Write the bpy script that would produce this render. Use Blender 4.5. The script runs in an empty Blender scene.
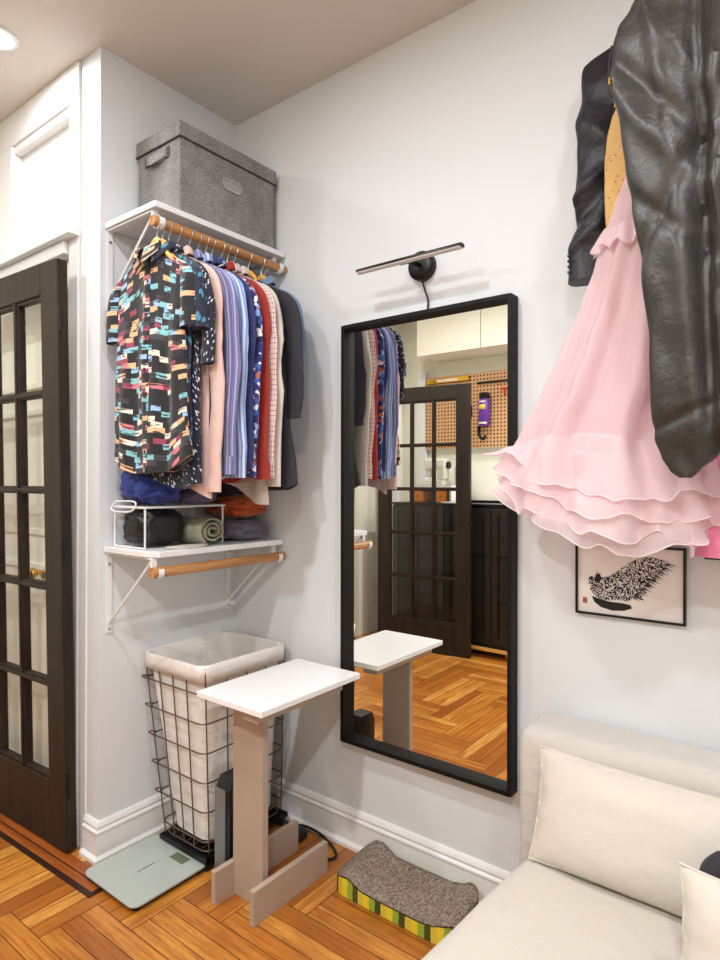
import bpy, bmesh, math, random
from math import sin, cos, pi, radians, sqrt
from mathutils import Vector, Matrix, noise
random.seed(7)
S = bpy.context.scene
COL = S.collection

# ------------------------------------------------------------------ materials
def lin(c):
    c = c / 255.0
    return c / 12.92 if c <= 0.04045 else ((c + 0.055) / 1.055) ** 2.4
def rgb(r, g, b): return (lin(r), lin(g), lin(b), 1.0)

class NT:
    def __init__(s, name):
        s.m = bpy.data.materials.new(name); s.m.use_nodes = True
        s.t = s.m.node_tree; s.t.nodes.clear()
        s.out = s.t.nodes.new('ShaderNodeOutputMaterial')
        s.b = s.t.nodes.new('ShaderNodeBsdfPrincipled')
        s.t.links.new(s.b.outputs[0], s.out.inputs[0])
    def n(s, typ, **kw):
        nd = s.t.nodes.new('ShaderNode' + typ)
        for k, v in kw.items():
            if k.startswith('i_'):
                key = k[2:]
                key = int(key) if key.isdigit() else key.replace('_', ' ')
                s.put(nd.inputs[key], v)
            else: setattr(nd, k, v)
        return nd
    def put(s, sock, v):
        if isinstance(v, bpy.types.NodeSocket): s.t.links.new(v, sock)
        elif isinstance(v, bpy.types.Node): s.t.links.new(v.outputs[0], sock)
        else: sock.default_value = v
    def math(s, op, a, b=0.0, c=0.0):
        nd = s.t.nodes.new('ShaderNodeMath'); nd.operation = op
        for i, v in enumerate((a, b, c)): s.put(nd.inputs[i], v)
        return nd.outputs[0]
    def mix(s, f, a, b):
        nd = s.t.nodes.new('ShaderNodeMix'); nd.data_type = 'RGBA'
        s.put(nd.inputs[0], f); s.put(nd.inputs[6], a); s.put(nd.inputs[7], b)
        return nd.outputs[2]
    def ramp(s, f, stops, const=False):
        nd = s.t.nodes.new('ShaderNodeValToRGB'); cr = nd.color_ramp
        if const: cr.interpolation = 'CONSTANT'
        while len(cr.elements) < len(stops): cr.elements.new(0.5)
        for e, (p, c) in zip(cr.elements, stops): e.position = p; e.color = c
        s.put(nd.inputs[0], f)
        return nd.outputs[0]
    def uv(s): return s.n('TexCoord').outputs['UV']
    def obj(s): return s.n('TexCoord').outputs['Object']
    def xyz(s, v):
        nd = s.n('SeparateXYZ', i_0=v); return nd.outputs
    def vec(s, x=0., y=0., z=0.):
        nd = s.t.nodes.new('ShaderNodeCombineXYZ')
        for i, v in enumerate((x, y, z)): s.put(nd.inputs[i], v)
        return nd.outputs[0]
    def noise(s, v, scale, detail=3., rough=.5):
        return s.n('TexNoise', i_Vector=v, i_Scale=scale, i_Detail=detail, i_Roughness=rough).outputs[0]
    def bump(s, h, strength=.2, dist=.01):
        nd = s.n('Bump', i_Height=h, i_Strength=strength, i_Distance=dist)
        s.put(s.b.inputs['Normal'], nd.outputs[0])
    def set(s, **kw):
        for k, v in kw.items(): s.put(s.b.inputs[k.replace('_', ' ')], v)
        return s

def plain(name, col, rough=.6, metal=0., bump=None, sheen=0., coat=0., var=0., vscale=6.):
    t = NT(name); t.set(Roughness=rough, Metallic=metal)
    if sheen: t.set(Sheen_Weight=sheen)
    if coat: t.set(Coat_Weight=coat, Coat_Roughness=.15)
    if var:
        f = t.noise(t.obj(), vscale, 4.)
        d = tuple(c * (1 - var) for c in col[:3]) + (1,)
        t.set(Base_Color=t.mix(f, d, col))
    else: t.set(Base_Color=col)
    if bump: t.bump(t.noise(t.obj(), bump[0], 4.), bump[1], .004)
    return t.m

M = {}
M['wall'] = plain('painted_plaster', rgb(221, 224, 227), .62, bump=(35, .05), var=.03, vscale=2.)
M['cream_paint'] = plain('cream_paint', rgb(240, 236, 218), .5)
M['ceiling'] = plain('ceiling_paint', rgb(214, 208, 202), .7, bump=(30, .05))
M['trim'] = plain('white_gloss_trim', rgb(232, 231, 230), .35, bump=(60, .05))
M['white_shelf'] = plain('white_laminate', rgb(228, 228, 230), .3)
M['white_metal'] = plain('white_coated_metal', rgb(232, 232, 232), .3)
M['steel'] = plain('steel', rgb(190, 190, 192), .25, 1.)
M['dark_steel'] = plain('bronze_wire', rgb(112, 96, 84), .4, .7)
M['brass'] = plain('brass', rgb(205, 160, 60), .25, 1.)
M['black'] = plain('black_satin', rgb(14, 13, 14), .35)
M['black_frame'] = plain('black_frame_wood', rgb(11, 9, 9), .6, bump=(120, .12))
M['black_plastic'] = plain('black_plastic', rgb(20, 20, 22), .3)
M['grey_panel'] = plain('grey_metal_panel', rgb(128, 132, 136), .35, .4)
M['taupe'] = plain('taupe_painted_board', rgb(176, 156, 140), .55, bump=(90, .04))
M['white_top'] = plain('white_table_top', rgb(240, 240, 240), .25)
M['button'] = plain('shirt_button', rgb(40, 38, 40), .3)
M['rubber'] = plain('black_rubber', rgb(18, 18, 18), .6)
M['paper'] = plain('print_paper', rgb(236, 232, 230), .8)
M['red_ink'] = plain('red_seal_ink', rgb(170, 80, 80), .8)
M['orange_box'] = plain('orange_wood', rgb(205, 120, 40), .5)
M['purple'] = plain('purple_print', rgb(92, 40, 140), .4)
M['yellow_print'] = plain('yellow_print', rgb(230, 200, 70), .4)
M['red_plastic'] = plain('red_plastic', rgb(190, 40, 30), .4)
M['cream_plastic'] = plain('cream_plastic', rgb(232, 228, 214), .35)

def wood(name, a, b, scale=1., rough=.4, axis=1, coat=.2):
    t = NT(name); o = t.obj(); x = t.xyz(o)
    k = [30., 30., 30.]; k[axis] = 2.5
    v = t.vec(t.math('MULTIPLY', x[0], k[0] * scale), t.math('MULTIPLY', x[1], k[1] * scale), t.math('MULTIPLY', x[2], k[2] * scale))
    f = t.noise(v, 1.5, 5., .6)
    t.set(Base_Color=t.ramp(f, [(.3, a), (.7, b)]), Roughness=rough, Coat_Weight=coat, Coat_Roughness=.2)
    t.bump(f, .08, .003)
    return t.m
M['rod_wood'] = wood('honey_wood_rod', rgb(140, 90, 46), rgb(204, 148, 92))
M['hanger_wood'] = wood('hanger_wood', rgb(214, 150, 70), rgb(240, 186, 106), axis=0)
M['door_dark'] = wood('dark_brown_door_paint', rgb(28, 20, 15), rgb(52, 41, 33), .5, .5, 2, .0)
M['cabinet_black'] = plain('black_cabinet', rgb(30, 27, 25), .4)

# parquet: per-plank tone attribute, grain along plank UV
t = NT('oak_parquet'); uv = t.uv(); x = t.xyz(uv)
att = t.n('Attribute', attribute_name='tone').outputs['Fac']
off = t.math('MULTIPLY', att, 37.)
v = t.vec(t.math('ADD', t.math('MULTIPLY', x[0], 3.2), off), t.math('ADD', t.math('MULTIPLY', x[1], 55.), off), off)
g = t.noise(v, 1.6, 6., .62)
v2 = t.vec(t.math('ADD', t.math('MULTIPLY', x[0], 7.), off), t.math('ADD', t.math('MULTIPLY', x[1], 150.), off), 0.)
g2 = t.noise(v2, 1.4, 4., .6)
base = t.ramp(att, [(0., rgb(154, 88, 28)), (.3, rgb(192, 120, 42)), (.7, rgb(210, 142, 56)), (1., rgb(224, 162, 78))])
dk = t.mix(t.ramp(g, [(.34, (.8, .8, .8, 1)), (.56, (0, 0, 0, 1))]), base, rgb(150, 78, 22))
c2 = t.mix(t.ramp(g2, [(.30, (.75, .75, .75, 1)), (.46, (0, 0, 0, 1))]), dk, rgb(128, 64, 18))
t.set(Base_Color=c2, Roughness=t.math('MULTIPLY_ADD', g, .25, .25), Coat_Weight=.25, Coat_Roughness=.22)
t.bump(g2, .10, .0015)
worn = t.ramp(t.noise(t.obj(), 3.2, 5., .6), [(.42, (0, 0, 0, 1)), (.62, (.6, .6, .6, 1))])
t.set(Base_Color=t.mix(worn, c2, t.mix(.55, c2, rgb(128, 66, 20))))
M['parquet'] = t.m
M['floor_gap'] = plain('floor_gap_dark', rgb(60, 30, 12), .8)
M['border_wood'] = wood('reddish_border_wood', rgb(120, 58, 20), rgb(178, 98, 38), .6, .35, 0)
M['border_dark'] = plain('dark_inlay', rgb(48, 24, 14), .4)

def fabric(name, fn, rough=.85, sheen=.15, weave=900, wst=.15):
    t = NT(name); uv = t.uv(); x = t.xyz(uv)
    c = fn(t, uv, x)
    wrinkle = t.noise(t.obj(), 22., 4.)
    t.set(Base_Color=c, Roughness=rough, Sheen_Weight=sheen)
    t.bump(wrinkle, wst * 2.2, .012)
    return t.m
def solid(c, var=.15):
    d = tuple(k * (1 - var) for k in c[:3]) + (1,)
    return lambda t, uv, x: t.mix(t.noise(uv, 60., 3.), d, c)
def stripes(a, b, period, duty, c=None, p2=0, d2=0):
    def f(t, uv, x):
        m = t.math('LESS_THAN', t.math('FRACT', t.math('MULTIPLY', x[0], 1 / period)), duty)
        r = t.mix(m, a, b)
        if c:
            m2 = t.math('LESS_THAN', t.math('FRACT', t.math('MULTIPLY', x[0], 1 / p2)), d2)
            r = t.mix(m2, r, c)
        return r
    return f
def checks(a, b, period, duty, c=None):
    def f(t, uv, x):
        mu = t.math('LESS_THAN', t.math('FRACT', t.math('MULTIPLY', x[0], 1 / period)), duty)
        mv = t.math('LESS_THAN', t.math('FRACT', t.math('MULTIPLY', x[1], 1 / period)), duty)
        r = t.mix(t.math('MULTIPLY', t.math('MAXIMUM', mu, mv), .85), a, b)
        if c:
            mw = t.math('LESS_THAN', t.math('FRACT', t.math('MULTIPLY_ADD', x[0], 1 / period, .45)), .12)
            r = t.mix(mw, r, c)
        return r
    return f
def dashes(t, uv, x):
    row = t.math('FLOOR', t.math('MULTIPLY', x[1], 1 / .0145))
    wr = t.n('TexWhiteNoise', noise_dimensions='1D', i_W=row).outputs['Value']
    col = t.math('FLOOR', t.math('ADD', t.math('MULTIPLY', x[0], 1 / .034), t.math('MULTIPLY', wr, 3.)))
    wn = t.n('TexWhiteNoise', noise_dimensions='2D', i_Vector=t.vec(col, row, 0.)).outputs['Value']
    r = t.ramp(wn, [(0., rgb(28, 25, 30)), (.52, rgb(62, 58, 66)), (.60, rgb(150, 62, 88)), (.65, rgb(205, 120, 130)),
                    (.70, rgb(130, 190, 200)), (.79, rgb(150, 185, 225)), (.85, rgb(232, 180, 140)), (.93, rgb(236, 222, 206))], True)
    ink = t.math('GREATER_THAN', t.noise(t.vec(t.math('MULTIPLY', x[0], 22.), t.math('MULTIPLY', x[1], 160.), 0.), 1., 2.), .57)
    return t.mix(t.math('MULTIPLY', ink, .9), r, rgb(28, 25, 30))
def flecks(base, fleck, scale=58., th=.17, stretch=1.):
    def f(t, uv, x):
        a = t.math('MULTIPLY', t.math('ADD', x[0], t.math('MULTIPLY', x[1], .6)), stretch)
        b = t.math('SUBTRACT', t.math('MULTIPLY', x[1], .6), t.math('MULTIPLY', x[0], .5))
        vo = t.n('TexVoronoi', i_Vector=t.vec(a, b, 0.), i_Scale=scale)
        return t.mix(t.math('LESS_THAN', vo.outputs['Distance'], th), base, fleck)
    return f
def floral(t, uv, x):
    vo = t.n('TexVoronoi', i_Vector=uv, i_Scale=62.)
    s = t.xyz(vo.outputs['Color'])
    return t.ramp(s[0], [(0., rgb(34, 44, 110)), (.36, rgb(60, 92, 176)), (.55, rgb(228, 226, 232)), (.68, rgb(26, 30, 70)),
                         (.8, rgb(178, 98, 74)), (.9, rgb(120, 160, 220))], True)
F = {}
F['dashes'] = fabric('multicolour_dash_print', dashes)
F['teal'] = fabric('teal_dark_print', flecks(rgb(30, 36, 58), rgb(70, 130, 160), 46., .33))
F['flecks'] = fabric('navy_fleck_print', flecks(rgb(22, 24, 42), rgb(206, 210, 222), 62., .26, 1.9))
F['pink'] = fabric('pale_pink_cotton', solid(rgb(226, 190, 182)))
F['lav'] = fabric('lavender_stripe', stripes(rgb(108, 106, 152), rgb(160, 162, 198), .012, .5, rgb(92, 88, 138), .036, .14))
F['blue_str'] = fabric('light_blue_stripe', stripes(rgb(196, 208, 232), rgb(116, 142, 200), .014, .45))
F['navy'] = fabric('navy_cotton', solid(rgb(44, 50, 106)))
F['floral'] = fabric('blue_patchwork_print', floral)
F['red'] = fabric('rust_red_cotton', solid(rgb(158, 40, 30)))
F['check'] = fabric('pale_check', checks(rgb(226, 208, 204), rgb(120, 84, 88), .0165, .13, rgb(196, 120, 116)))
F['cream'] = fabric('grey_cream_linen', solid(rgb(214, 204, 196)))
F['charcoal'] = fabric('charcoal_suiting', solid(rgb(44, 41, 49)), .8, .02)
F['denim'] = fabric('light_blue_denim', solid(rgb(112, 138, 168)))
F['navy_suit'] = fabric('dark_navy_suiting', solid(rgb(18, 14, 26)), .5, .02, wst=.3)
F['yellow'] = fabric('ochre_dotted_cotton', flecks(rgb(214, 172, 108), rgb(96, 64, 44), 90., .17))
F['liner'] = fabric('white_liner_cloth', solid(rgb(232, 226, 220), .06), wst=.25)
F['sofa'] = fabric('cream_slipcover', solid(rgb(206, 198, 187), .05), .9, .2, wst=.12)
F['sofa_back'] = fabric('cream_linen_back', solid(rgb(200, 194, 187), .1), .95, .2, wst=.2)
F['pillow'] = fabric('cream_pillow_cloth', solid(rgb(210, 202, 192), .04), .85, .2, wst=.1)
F['dark_cushion'] = fabric('dark_grey_knit', solid(rgb(48, 46, 54), .3), .9, .05)
F['royal'] = fabric('royal_blue_cotton', solid(rgb(42, 62, 142), .25), wst=.4)
F['olive'] = fabric('grey_green_cotton', solid(rgb(156, 156, 134), .25), wst=.3)
F['slate'] = fabric('slate_lavender_cotton', solid(rgb(116, 114, 132), .3), wst=.35)
F['rust'] = fabric('rust_orange_cotton', solid(rgb(190, 84, 26), .25), wst=.35)
F['blackcloth'] = fabric('black_cotton', solid(rgb(24, 22, 24), .3), .9, .02, wst=.4)
F['plum'] = fabric('grey_purple_cloth', solid(rgb(98, 90, 122), .25), wst=.3)

t = NT('grey_heather_linen'); o = t.obj()
f1 = t.noise(o, 260., 3., .7); f2 = t.noise(o, 14., 2.)
t.set(Base_Color=t.ramp(t.math('MULTIPLY_ADD', f2, .25, t.math('MULTIPLY', f1, .85)), [(.36, rgb(74, 73, 74)), (.72, rgb(158, 156, 155))]), Roughness=.95)
t.bump(f1, .3, .002); M['heather'] = t.m
M['box_trim'] = plain('dark_grey_binding', rgb(64, 62, 64), .8)

t = NT('black_leather'); o = t.obj()
vo = t.n('TexVoronoi', i_Vector=o, i_Scale=190.).outputs['Distance']
wr = t.noise(o, 9., 6., .62); fine = t.noise(o, 60., 5., .6)
h = t.math('ADD', t.math('MULTIPLY', wr, 1.0), t.math('ADD', t.math('MULTIPLY', fine, .25), t.math('MULTIPLY', vo, .05)))
t.set(Base_Color=t.mix(fine, rgb(28, 26, 25), rgb(58, 55, 52)), Roughness=t.math('MULTIPLY_ADD', fine, .25, .31), Specular_IOR_Level=.6)
t.bump(h, .38, .012); M['leather'] = t.m
t = NT('black_soft_leather_bag'); o = t.obj()
t.set(Base_Color=rgb(18, 17, 18), Roughness=.42); t.bump(t.noise(o, 30., 4.), .7, .01); M['bag'] = t.m

def organza(name, col, alpha, trans=.5):
    t = NT(name)
    t.set(Base_Color=col, Roughness=.55, Sheen_Weight=.4)
    tr = t.n('BsdfTranslucent'); tr.inputs[0].default_value = col
    m1 = t.n('MixShader', i_0=trans, i_1=t.b.outputs[0], i_2=tr.outputs[0])
    tp = t.n('BsdfTransparent'); tp.inputs[0].default_value = (1, .93, .95, 1)
    m2 = t.n('MixShader', i_0=alpha, i_1=m1.outputs[0], i_2=tp.outputs[0])
    t.t.links.new(m2.outputs[0], t.out.inputs[0])
    return t.m
M['organza'] = organza('pale_pink_organza', rgb(253, 237, 241), .22)
M['organza_inner'] = organza('pink_organza_inner', rgb(248, 212, 221), .15)
M['organza_edge'] = organza('pale_pink_hem_edge', rgb(254, 244, 245), .0)
M['underskirt'] = plain('pink_satin_lining', rgb(232, 132, 166), .45, sheen=.3)

t = NT('clear_glass')
gl = t.n('BsdfGlossy', i_Roughness=.0); tp = t.n('BsdfTransparent')
lw = t.n('LayerWeight', i_Blend=.5)
fz = t.math('MULTIPLY_ADD', t.math('POWER', lw.outputs['Facing'], 4.), .22, .02)
mx = t.n('MixShader', i_0=fz, i_1=tp.outputs[0], i_2=gl.outputs[0])
t.t.links.new(mx.outputs[0], t.out.inputs[0]); M['glass'] = t.m
t = NT('mirror_silver'); t.set(Base_Color=(.95, .95, .91, 1), Metallic=1., Roughness=.0); M['mirror'] = t.m
for k_, v_ in (('black_frame', .25), ('door_dark', .3), ('black', .35)):
    [n_ for n_ in M[k_].node_tree.nodes if n_.type == 'BSDF_PRINCIPLED'][0].inputs['Specular IOR Level'].default_value = v_
M['card'] = plain('grey_label_card', rgb(150, 148, 148), .7)
t = NT('frosted_scale_glass'); t.set(Base_Color=rgb(170, 178, 172), Roughness=.18, Coat_Weight=.6); M['scale_glass'] = t.m
t = NT('lcd_window'); t.set(Base_Color=rgb(96, 108, 84), Roughness=.15); M['lcd'] = t.m
t = NT('lamp_lens'); t.set(Base_Color=(1, 1, 1, 1), Emission_Color=(1, .98, .95, 1), Emission_Strength=14.); M['lens'] = t.m
M['diffuser'] = plain('opal_diffuser', rgb(222, 220, 222), .4)

t = NT('corrugated_cardboard'); o = t.obj()
wv = t.n('TexNoise', i_Vector=o, i_Scale=150., i_Detail=3.).outputs[0]
vo = t.n('TexVoronoi', i_Vector=o, i_Scale=120.).outputs['Distance']
t.set(Base_Color=t.ramp(t.math('ADD', t.math('MULTIPLY', wv, .7), t.math('MULTIPLY', vo, .4)), [(.3, rgb(74, 62, 54)), (.7, rgb(150, 134, 120))]), Roughness=.95)
t.bump(vo, .5, .004); M['corrugated'] = t.m
t = NT('painted_stripe_cardboard'); x = t.xyz(t.uv())
wob = t.noise(t.vec(t.math('MULTIPLY', x[0], 14.), t.math('MULTIPLY', x[1], 60.), 0.), 1., 2.)
cell = t.math('FLOOR', t.math('ADD', t.math('MULTIPLY', x[0], 1 / .021), t.math('MULTIPLY', wob, .25)))
wn = t.math('FRACT', t.math('MULTIPLY', cell, .2501))
t.set(Base_Color=t.ramp(wn, [(0., rgb(226, 204, 46)), (.24, rgb(150, 172, 52)), (.49, rgb(66, 72, 26)), (.74, rgb(214, 190, 60))], True), Roughness=.7)
M['cat_stripe'] = t.m
t = NT('tan_pegboard'); x = t.xyz(t.obj())
fx = t.math('SUBTRACT', t.math('FRACT', t.math('MULTIPLY', x[0], 1 / .030)), .5)
fz = t.math('SUBTRACT', t.math('FRACT', t.math('MULTIPLY', x[2], 1 / .030)), .5)
d = t.math('ADD', t.math('MULTIPLY', fx, fx), t.math('MULTIPLY', fz, fz))
t.set(Base_Color=t.mix(t.math('LESS_THAN', d, .07), rgb(214, 164, 116), rgb(66, 38, 22)), Roughness=.6); M['pegboard'] = t.m
t = NT('linocut_ink_squiggles'); o = t.obj()
nz = t.noise(o, 62., 3., .55)
fr = t.math('FRACT', t.math('MULTIPLY', nz, 7.))
t.set(Base_Color=t.mix(t.math('LESS_THAN', fr, .40), rgb(22, 22, 24), rgb(226, 222, 220)), Roughness=.8); M['lino'] = t.m
M['ink'] = plain('black_ink', rgb(24, 24, 26), .8)

# ------------------------------------------------------------------ geometry helpers
class MB:
    def __init__(s):
        s.v = []; s.f = []; s.uv = []; s.mi = []
    def add(s, vs, fs, uvs=None, mi=0):
        o = len(s.v); s.v += [tuple(p) for p in vs]
        for i, f in enumerate(fs):
            s.f.append([o + k for k in f]); s.mi.append(mi)
            s.uv.append(uvs[i] if uvs else [(s.v[o + k][0], s.v[o + k][2]) for k in f])
        return s
    def box(s, a, b, R=None, mi=0):
        (x0, y0, z0), (x1, y1, z1) = a, b
        vs = [(x0, y0, z0), (x1, y0, z0), (x1, y1, z0), (x0, y1, z0), (x0, y0, z1), (x1, y0, z1), (x1, y1, z1), (x0, y1, z1)]
        if R: vs = [R @ Vector(p) for p in vs]
        return s.add(vs, [(3, 2, 1, 0), (4, 5, 6, 7), (0, 1, 5, 4), (1, 2, 6, 5), (2, 3, 7, 6), (3, 0, 4, 7)], mi=mi)
    def loft(s, rings, closed=True, cap0=True, cap1=True, mi=0):
        n = len(rings[0]); vs = [p for r in rings for p in r]; fs = []; uvs = []
        us = []
        for r in rings:
            a = [0.]
            for i in range(1, n + 1): a.append(a[-1] + (Vector(r[i % n]) - Vector(r[i - 1])).length)
            us.append(a)
        umid = us[len(us) // 2]
        vv = [0.]
        for i in range(1, len(rings)): vv.append(vv[-1] + max((Vector(rings[i][0]) - Vector(rings[i - 1][0])).length, (Vector(rings[i][n // 2]) - Vector(rings[i - 1][n // 2])).length))
        m = n if closed else n - 1
        for i in range(len(rings) - 1):
            for j in range(m):
                k = (j + 1) % n
                fs.append((i * n + j, i * n + k, (i + 1) * n + k, (i + 1) * n + j))
                uvs.append([(umid[j], vv[i]), (umid[j + 1], vv[i]), (umid[j + 1], vv[i + 1]), (umid[j], vv[i + 1])])
        if closed and cap0: fs.append(tuple(range(n - 1, -1, -1))); uvs.append([(umid[j], 0) for j in range(n - 1, -1, -1)])
        if closed and cap1:
            o = (len(rings) - 1) * n; fs.append(tuple(o + j for j in range(n))); uvs.append([(umid[j], vv[-1]) for j in range(n)])
        return s.add(vs, fs, uvs, mi)
    def grid(s, fn, nu, nv, mi=0):
        return s.loft([[fn(i / nu, j / nv) for i in range(nu + 1)] for j in range(nv + 1)], closed=False, mi=mi)
    def tube(s, pts, r, n=8, closed=False, mi=0):
        P = [Vector(p) for p in pts]; rings = []; L = len(P); up = None
        rr = r if isinstance(r, (list, tuple)) else [r] * L
        for i in range(L):
            if closed: d = P[(i + 1) % L] - P[i - 1]
            else: d = P[min(i + 1, L - 1)] - P[max(i - 1, 0)]
            d.normalize()
            if up is None:
                up = Vector((0, 0, 1)) if abs(d.z) < .9 else Vector((1, 0, 0))
            sd = d.cross(up)
            if sd.length < 1e-6: sd = d.orthogonal()
            sd.normalize(); up = sd.cross(d)
            rings.append([P[i] + (sd * cos(2 * pi * k / n) + up * sin(2 * pi * k / n)) * rr[i] for k in range(n)])
        if closed: rings.append(rings[0])
        return s.loft(rings, True, not closed, not closed, mi)
    def cyl(s, a, b, r, n=20, r2=None, mi=0):
        return s.tube([a, b], [r, r if r2 is None else r2], n, mi=mi)
    def prism(s, poly, y0, y1, mi=0):
        n = len(poly)
        return s.loft([[(x, y0, z) for x, z in poly], [(x, y1, z) for x, z in poly]], mi=mi)
    def sphere(s, c, r, n=16, m=10, mi=0):
        rings = []
        for i in range(m + 1):
            a = -pi / 2 + pi * (i + .02) / (m + .04)
            rings.append([(c[0] + r[0] * cos(a) * cos(2 * pi * k / n), c[1] + r[1] * cos(a) * sin(2 * pi * k / n), c[2] + r[2] * sin(a)) for k in range(n)])
        return s.loft(rings, mi=mi)
    def build(s, name, mats, parent=None, smooth=True, bevel=0., solid=0., loc=None, sub=0, fix=True, angle=40):
        me = bpy.data.meshes.new(name)
        off = Vector((0, 0, 0))
        if parent is not None: off = WLOC.get(parent.name, Vector((0, 0, 0)))
        elif loc is None:
            xs = [p[0] for p in s.v]; ys = [p[1] for p in s.v]; zs = [p[2] for p in s.v]
            off = Vector(((min(xs) + max(xs)) / 2, (min(ys) + max(ys)) / 2, min(zs)))
        else: off = Vector(loc)
        me.from_pydata([tuple(Vector(p) - off) for p in s.v], [], s.f)
        ul = me.uv_layers.new(name='UVMap')
        flat = [c for f in s.uv for u in f for c in u]
        ul.data.foreach_set('uv', flat)
        ms = mats if isinstance(mats, (list, tuple)) else [mats]
        for m in ms: me.materials.append(m)
        me.polygons.foreach_set('material_index', s.mi)
        if fix:
            bm = bmesh.new(); bm.from_mesh(me)
            bmesh.ops.remove_doubles(bm, verts=bm.verts, dist=1e-6)
            bmesh.ops.recalc_face_normals(bm, faces=bm.faces)
            bm.to_mesh(me); bm.free()
        if smooth:
            me.polygons.foreach_set('use_smooth', [True] * len(me.polygons))
            me.set_sharp_from_angle(angle=radians(angle))
        o = bpy.data.objects.new(name, me); COL.objects.link(o)
        if parent is not None:
            o.parent = parent; WLOC[o.name] = off.copy()
        else:
            o.location = off; WLOC[o.name] = off.copy()
        if solid:
            md = o.modifiers.new('Solid', 'SOLIDIFY'); md.thickness = solid; md.offset = 0
        if bevel:
            md = o.modifiers.new('Bevel', 'BEVEL'); md.width = bevel; md.segments = 2; md.limit_method = 'ANGLE'; md.angle_limit = radians(45)
        if sub:
            md = o.modifiers.new('Sub', 'SUBSURF'); md.levels = sub; md.render_levels = sub
        return o
WLOC = {}
def tag(o, label=None, cat=None, group=None, kind=None):
    if label: o['label'] = label
    if cat: o['category'] = cat
    if group: o['group'] = group
    if kind: o['kind'] = kind
    return o
def thing(name, loc, label, cat, group=None, kind=None):
    o = bpy.data.objects.new(name, None); COL.objects.link(o)
    o.empty_display_size = .05; o.location = loc; WLOC[o.name] = Vector(loc)
    return tag(o, label, cat, group, kind)
def struct(o, label, cat): return tag(o, label, cat, None, 'structure')
def nz(x, y, z, sc=1.): return noise.noise(Vector((x * sc, y * sc, z * sc)))
def catmull(P, n=8):
    P = [Vector(p) for p in P]; out = []
    for i in range(len(P) - 1):
        a = P[max(i - 1, 0)]; b = P[i]; c = P[i + 1]; d = P[min(i + 2, len(P) - 1)]
        for k in range(n):
            t = k / n
            out.append(.5 * ((2 * b) + (c - a) * t + (2 * a - 5 * b + 4 * c - d) * t * t + (3 * b - a - 3 * c + d) * t ** 3))
    out.append(P[-1]); return out
def lerp(a, b, t): return a + (b - a) * t
def interp(tab, v):
    if v <= tab[0][0]: return tab[0][1:]
    for a, b in zip(tab, tab[1:]):
        if v <= b[0]:
            t = (v - a[0]) / (b[0] - a[0]); t = t * t * (3 - 2 * t) * .5 + t * .5
            return tuple(lerp(p, q, t) for p, q in zip(a[1:], b[1:]))
    return tab[-1][1:]

# ------------------------------------------------------------------ room shell
H = 2.692; XR = 3.4; YB = -3.0; XL = -1.16; WC = -.581
# parquet floor: herringbone blocks of three strips, one mesh
W = .172; N = 3; GAP = .0011
vs = []; fs = []; uvs = []; tones = []
def strip(x0, y0, x1, y1, horiz):
    tone = random.random()
    ax, ay, bx, by = max(x0, XL), max(y0, YB), min(x1, XR), min(y1, 0)
    if bx - ax < .004 or by - ay < .004: return
    o = len(vs)
    vs.extend([(ax, ay, 0), (bx, ay, 0), (bx, by, 0), (ax, by, 0)])
    fs.append((o, o + 1, o + 2, o + 3)); tones.append(tone)
    q = [(ax - x0, ay - y0), (bx - x0, ay - y0), (bx - x0, by - y0), (ax - x0, by - y0)]
    uvs.append(q if horiz else [(b, a) for a, b in q])
for k in range(-40, 60):
    for m in range(-20, 20):
        ox = .549 + (k + N * m) * W; oy = -.525 + (k - N * m) * W
        if -2 < ox < 5 and -5 < oy < 1.:
            for s in range(3):
                w = W / 3
                strip(ox + GAP, oy + s * w + GAP, ox + N * W - GAP, oy + (s + 1) * w - GAP, True)
                strip(ox + s * w + GAP, oy + W + GAP, ox + (s + 1) * w - GAP, oy + W + N * W - GAP, False)
mb = MB(); mb.add(vs, fs, uvs, 0)
mb.box((XL, YB, -.06), (XR, 0, -.0022), mi=1)
fl = mb.build('floor', [M['parquet'], M['floor_gap']], smooth=False, loc=(0, 0, 0), fix=False)
at = fl.data.attributes.new('tone', 'FLOAT', 'FACE')
at.data.foreach_set('value', tones + [0.] * (len(fl.data.polygons) - len(tones)))
struct(fl, 'orange oak parquet floor laid in herringbone blocks', 'floor')

def sbox(name, a, b, mat, label, cat, bevel=0.):
    o = MB().box(a, b).build(name, mat, bevel=bevel, smooth=False)
    return struct(o, label, cat)
sbox('ceiling', (XL - .1, YB - .1, H), (XR + .1, .1, H + .1), M['ceiling'], 'plain off-white ceiling', 'ceiling')
sbox('wall_back', (-.12, 0, -.06), (XR + .1, .1, H), M['wall'], 'white plaster wall carrying the mirror and lamp', 'wall')
sbox('wall_left', (-.12, WC, -.06), (0, 0, H), M['wall'], 'short white return wall behind the clothes shelf', 'wall')
sbox('wall_closet', (XL, WC + .05, -.06), (-.12, WC + .12, H), M['wall'], 'white closet wall behind the open dark door', 'wall')
sbox('wall_vestibule', (XL - .1, YB, -.06), (XL, WC + .12, H), M['cream_paint'], 'cream side wall of the passage seen in mirror', 'wall')
sbox('wall_front', (XL - .1, YB - .1, -.06), (XR + .1, YB, H), M['cream_paint'], 'cream wall opposite the mirror behind the pegboard', 'wall')
sbox('wall_right', (XR, YB, -.06), (XR + .1, 0, H), M['wall'], 'plain white wall at the far right of the room', 'wall')

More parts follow.
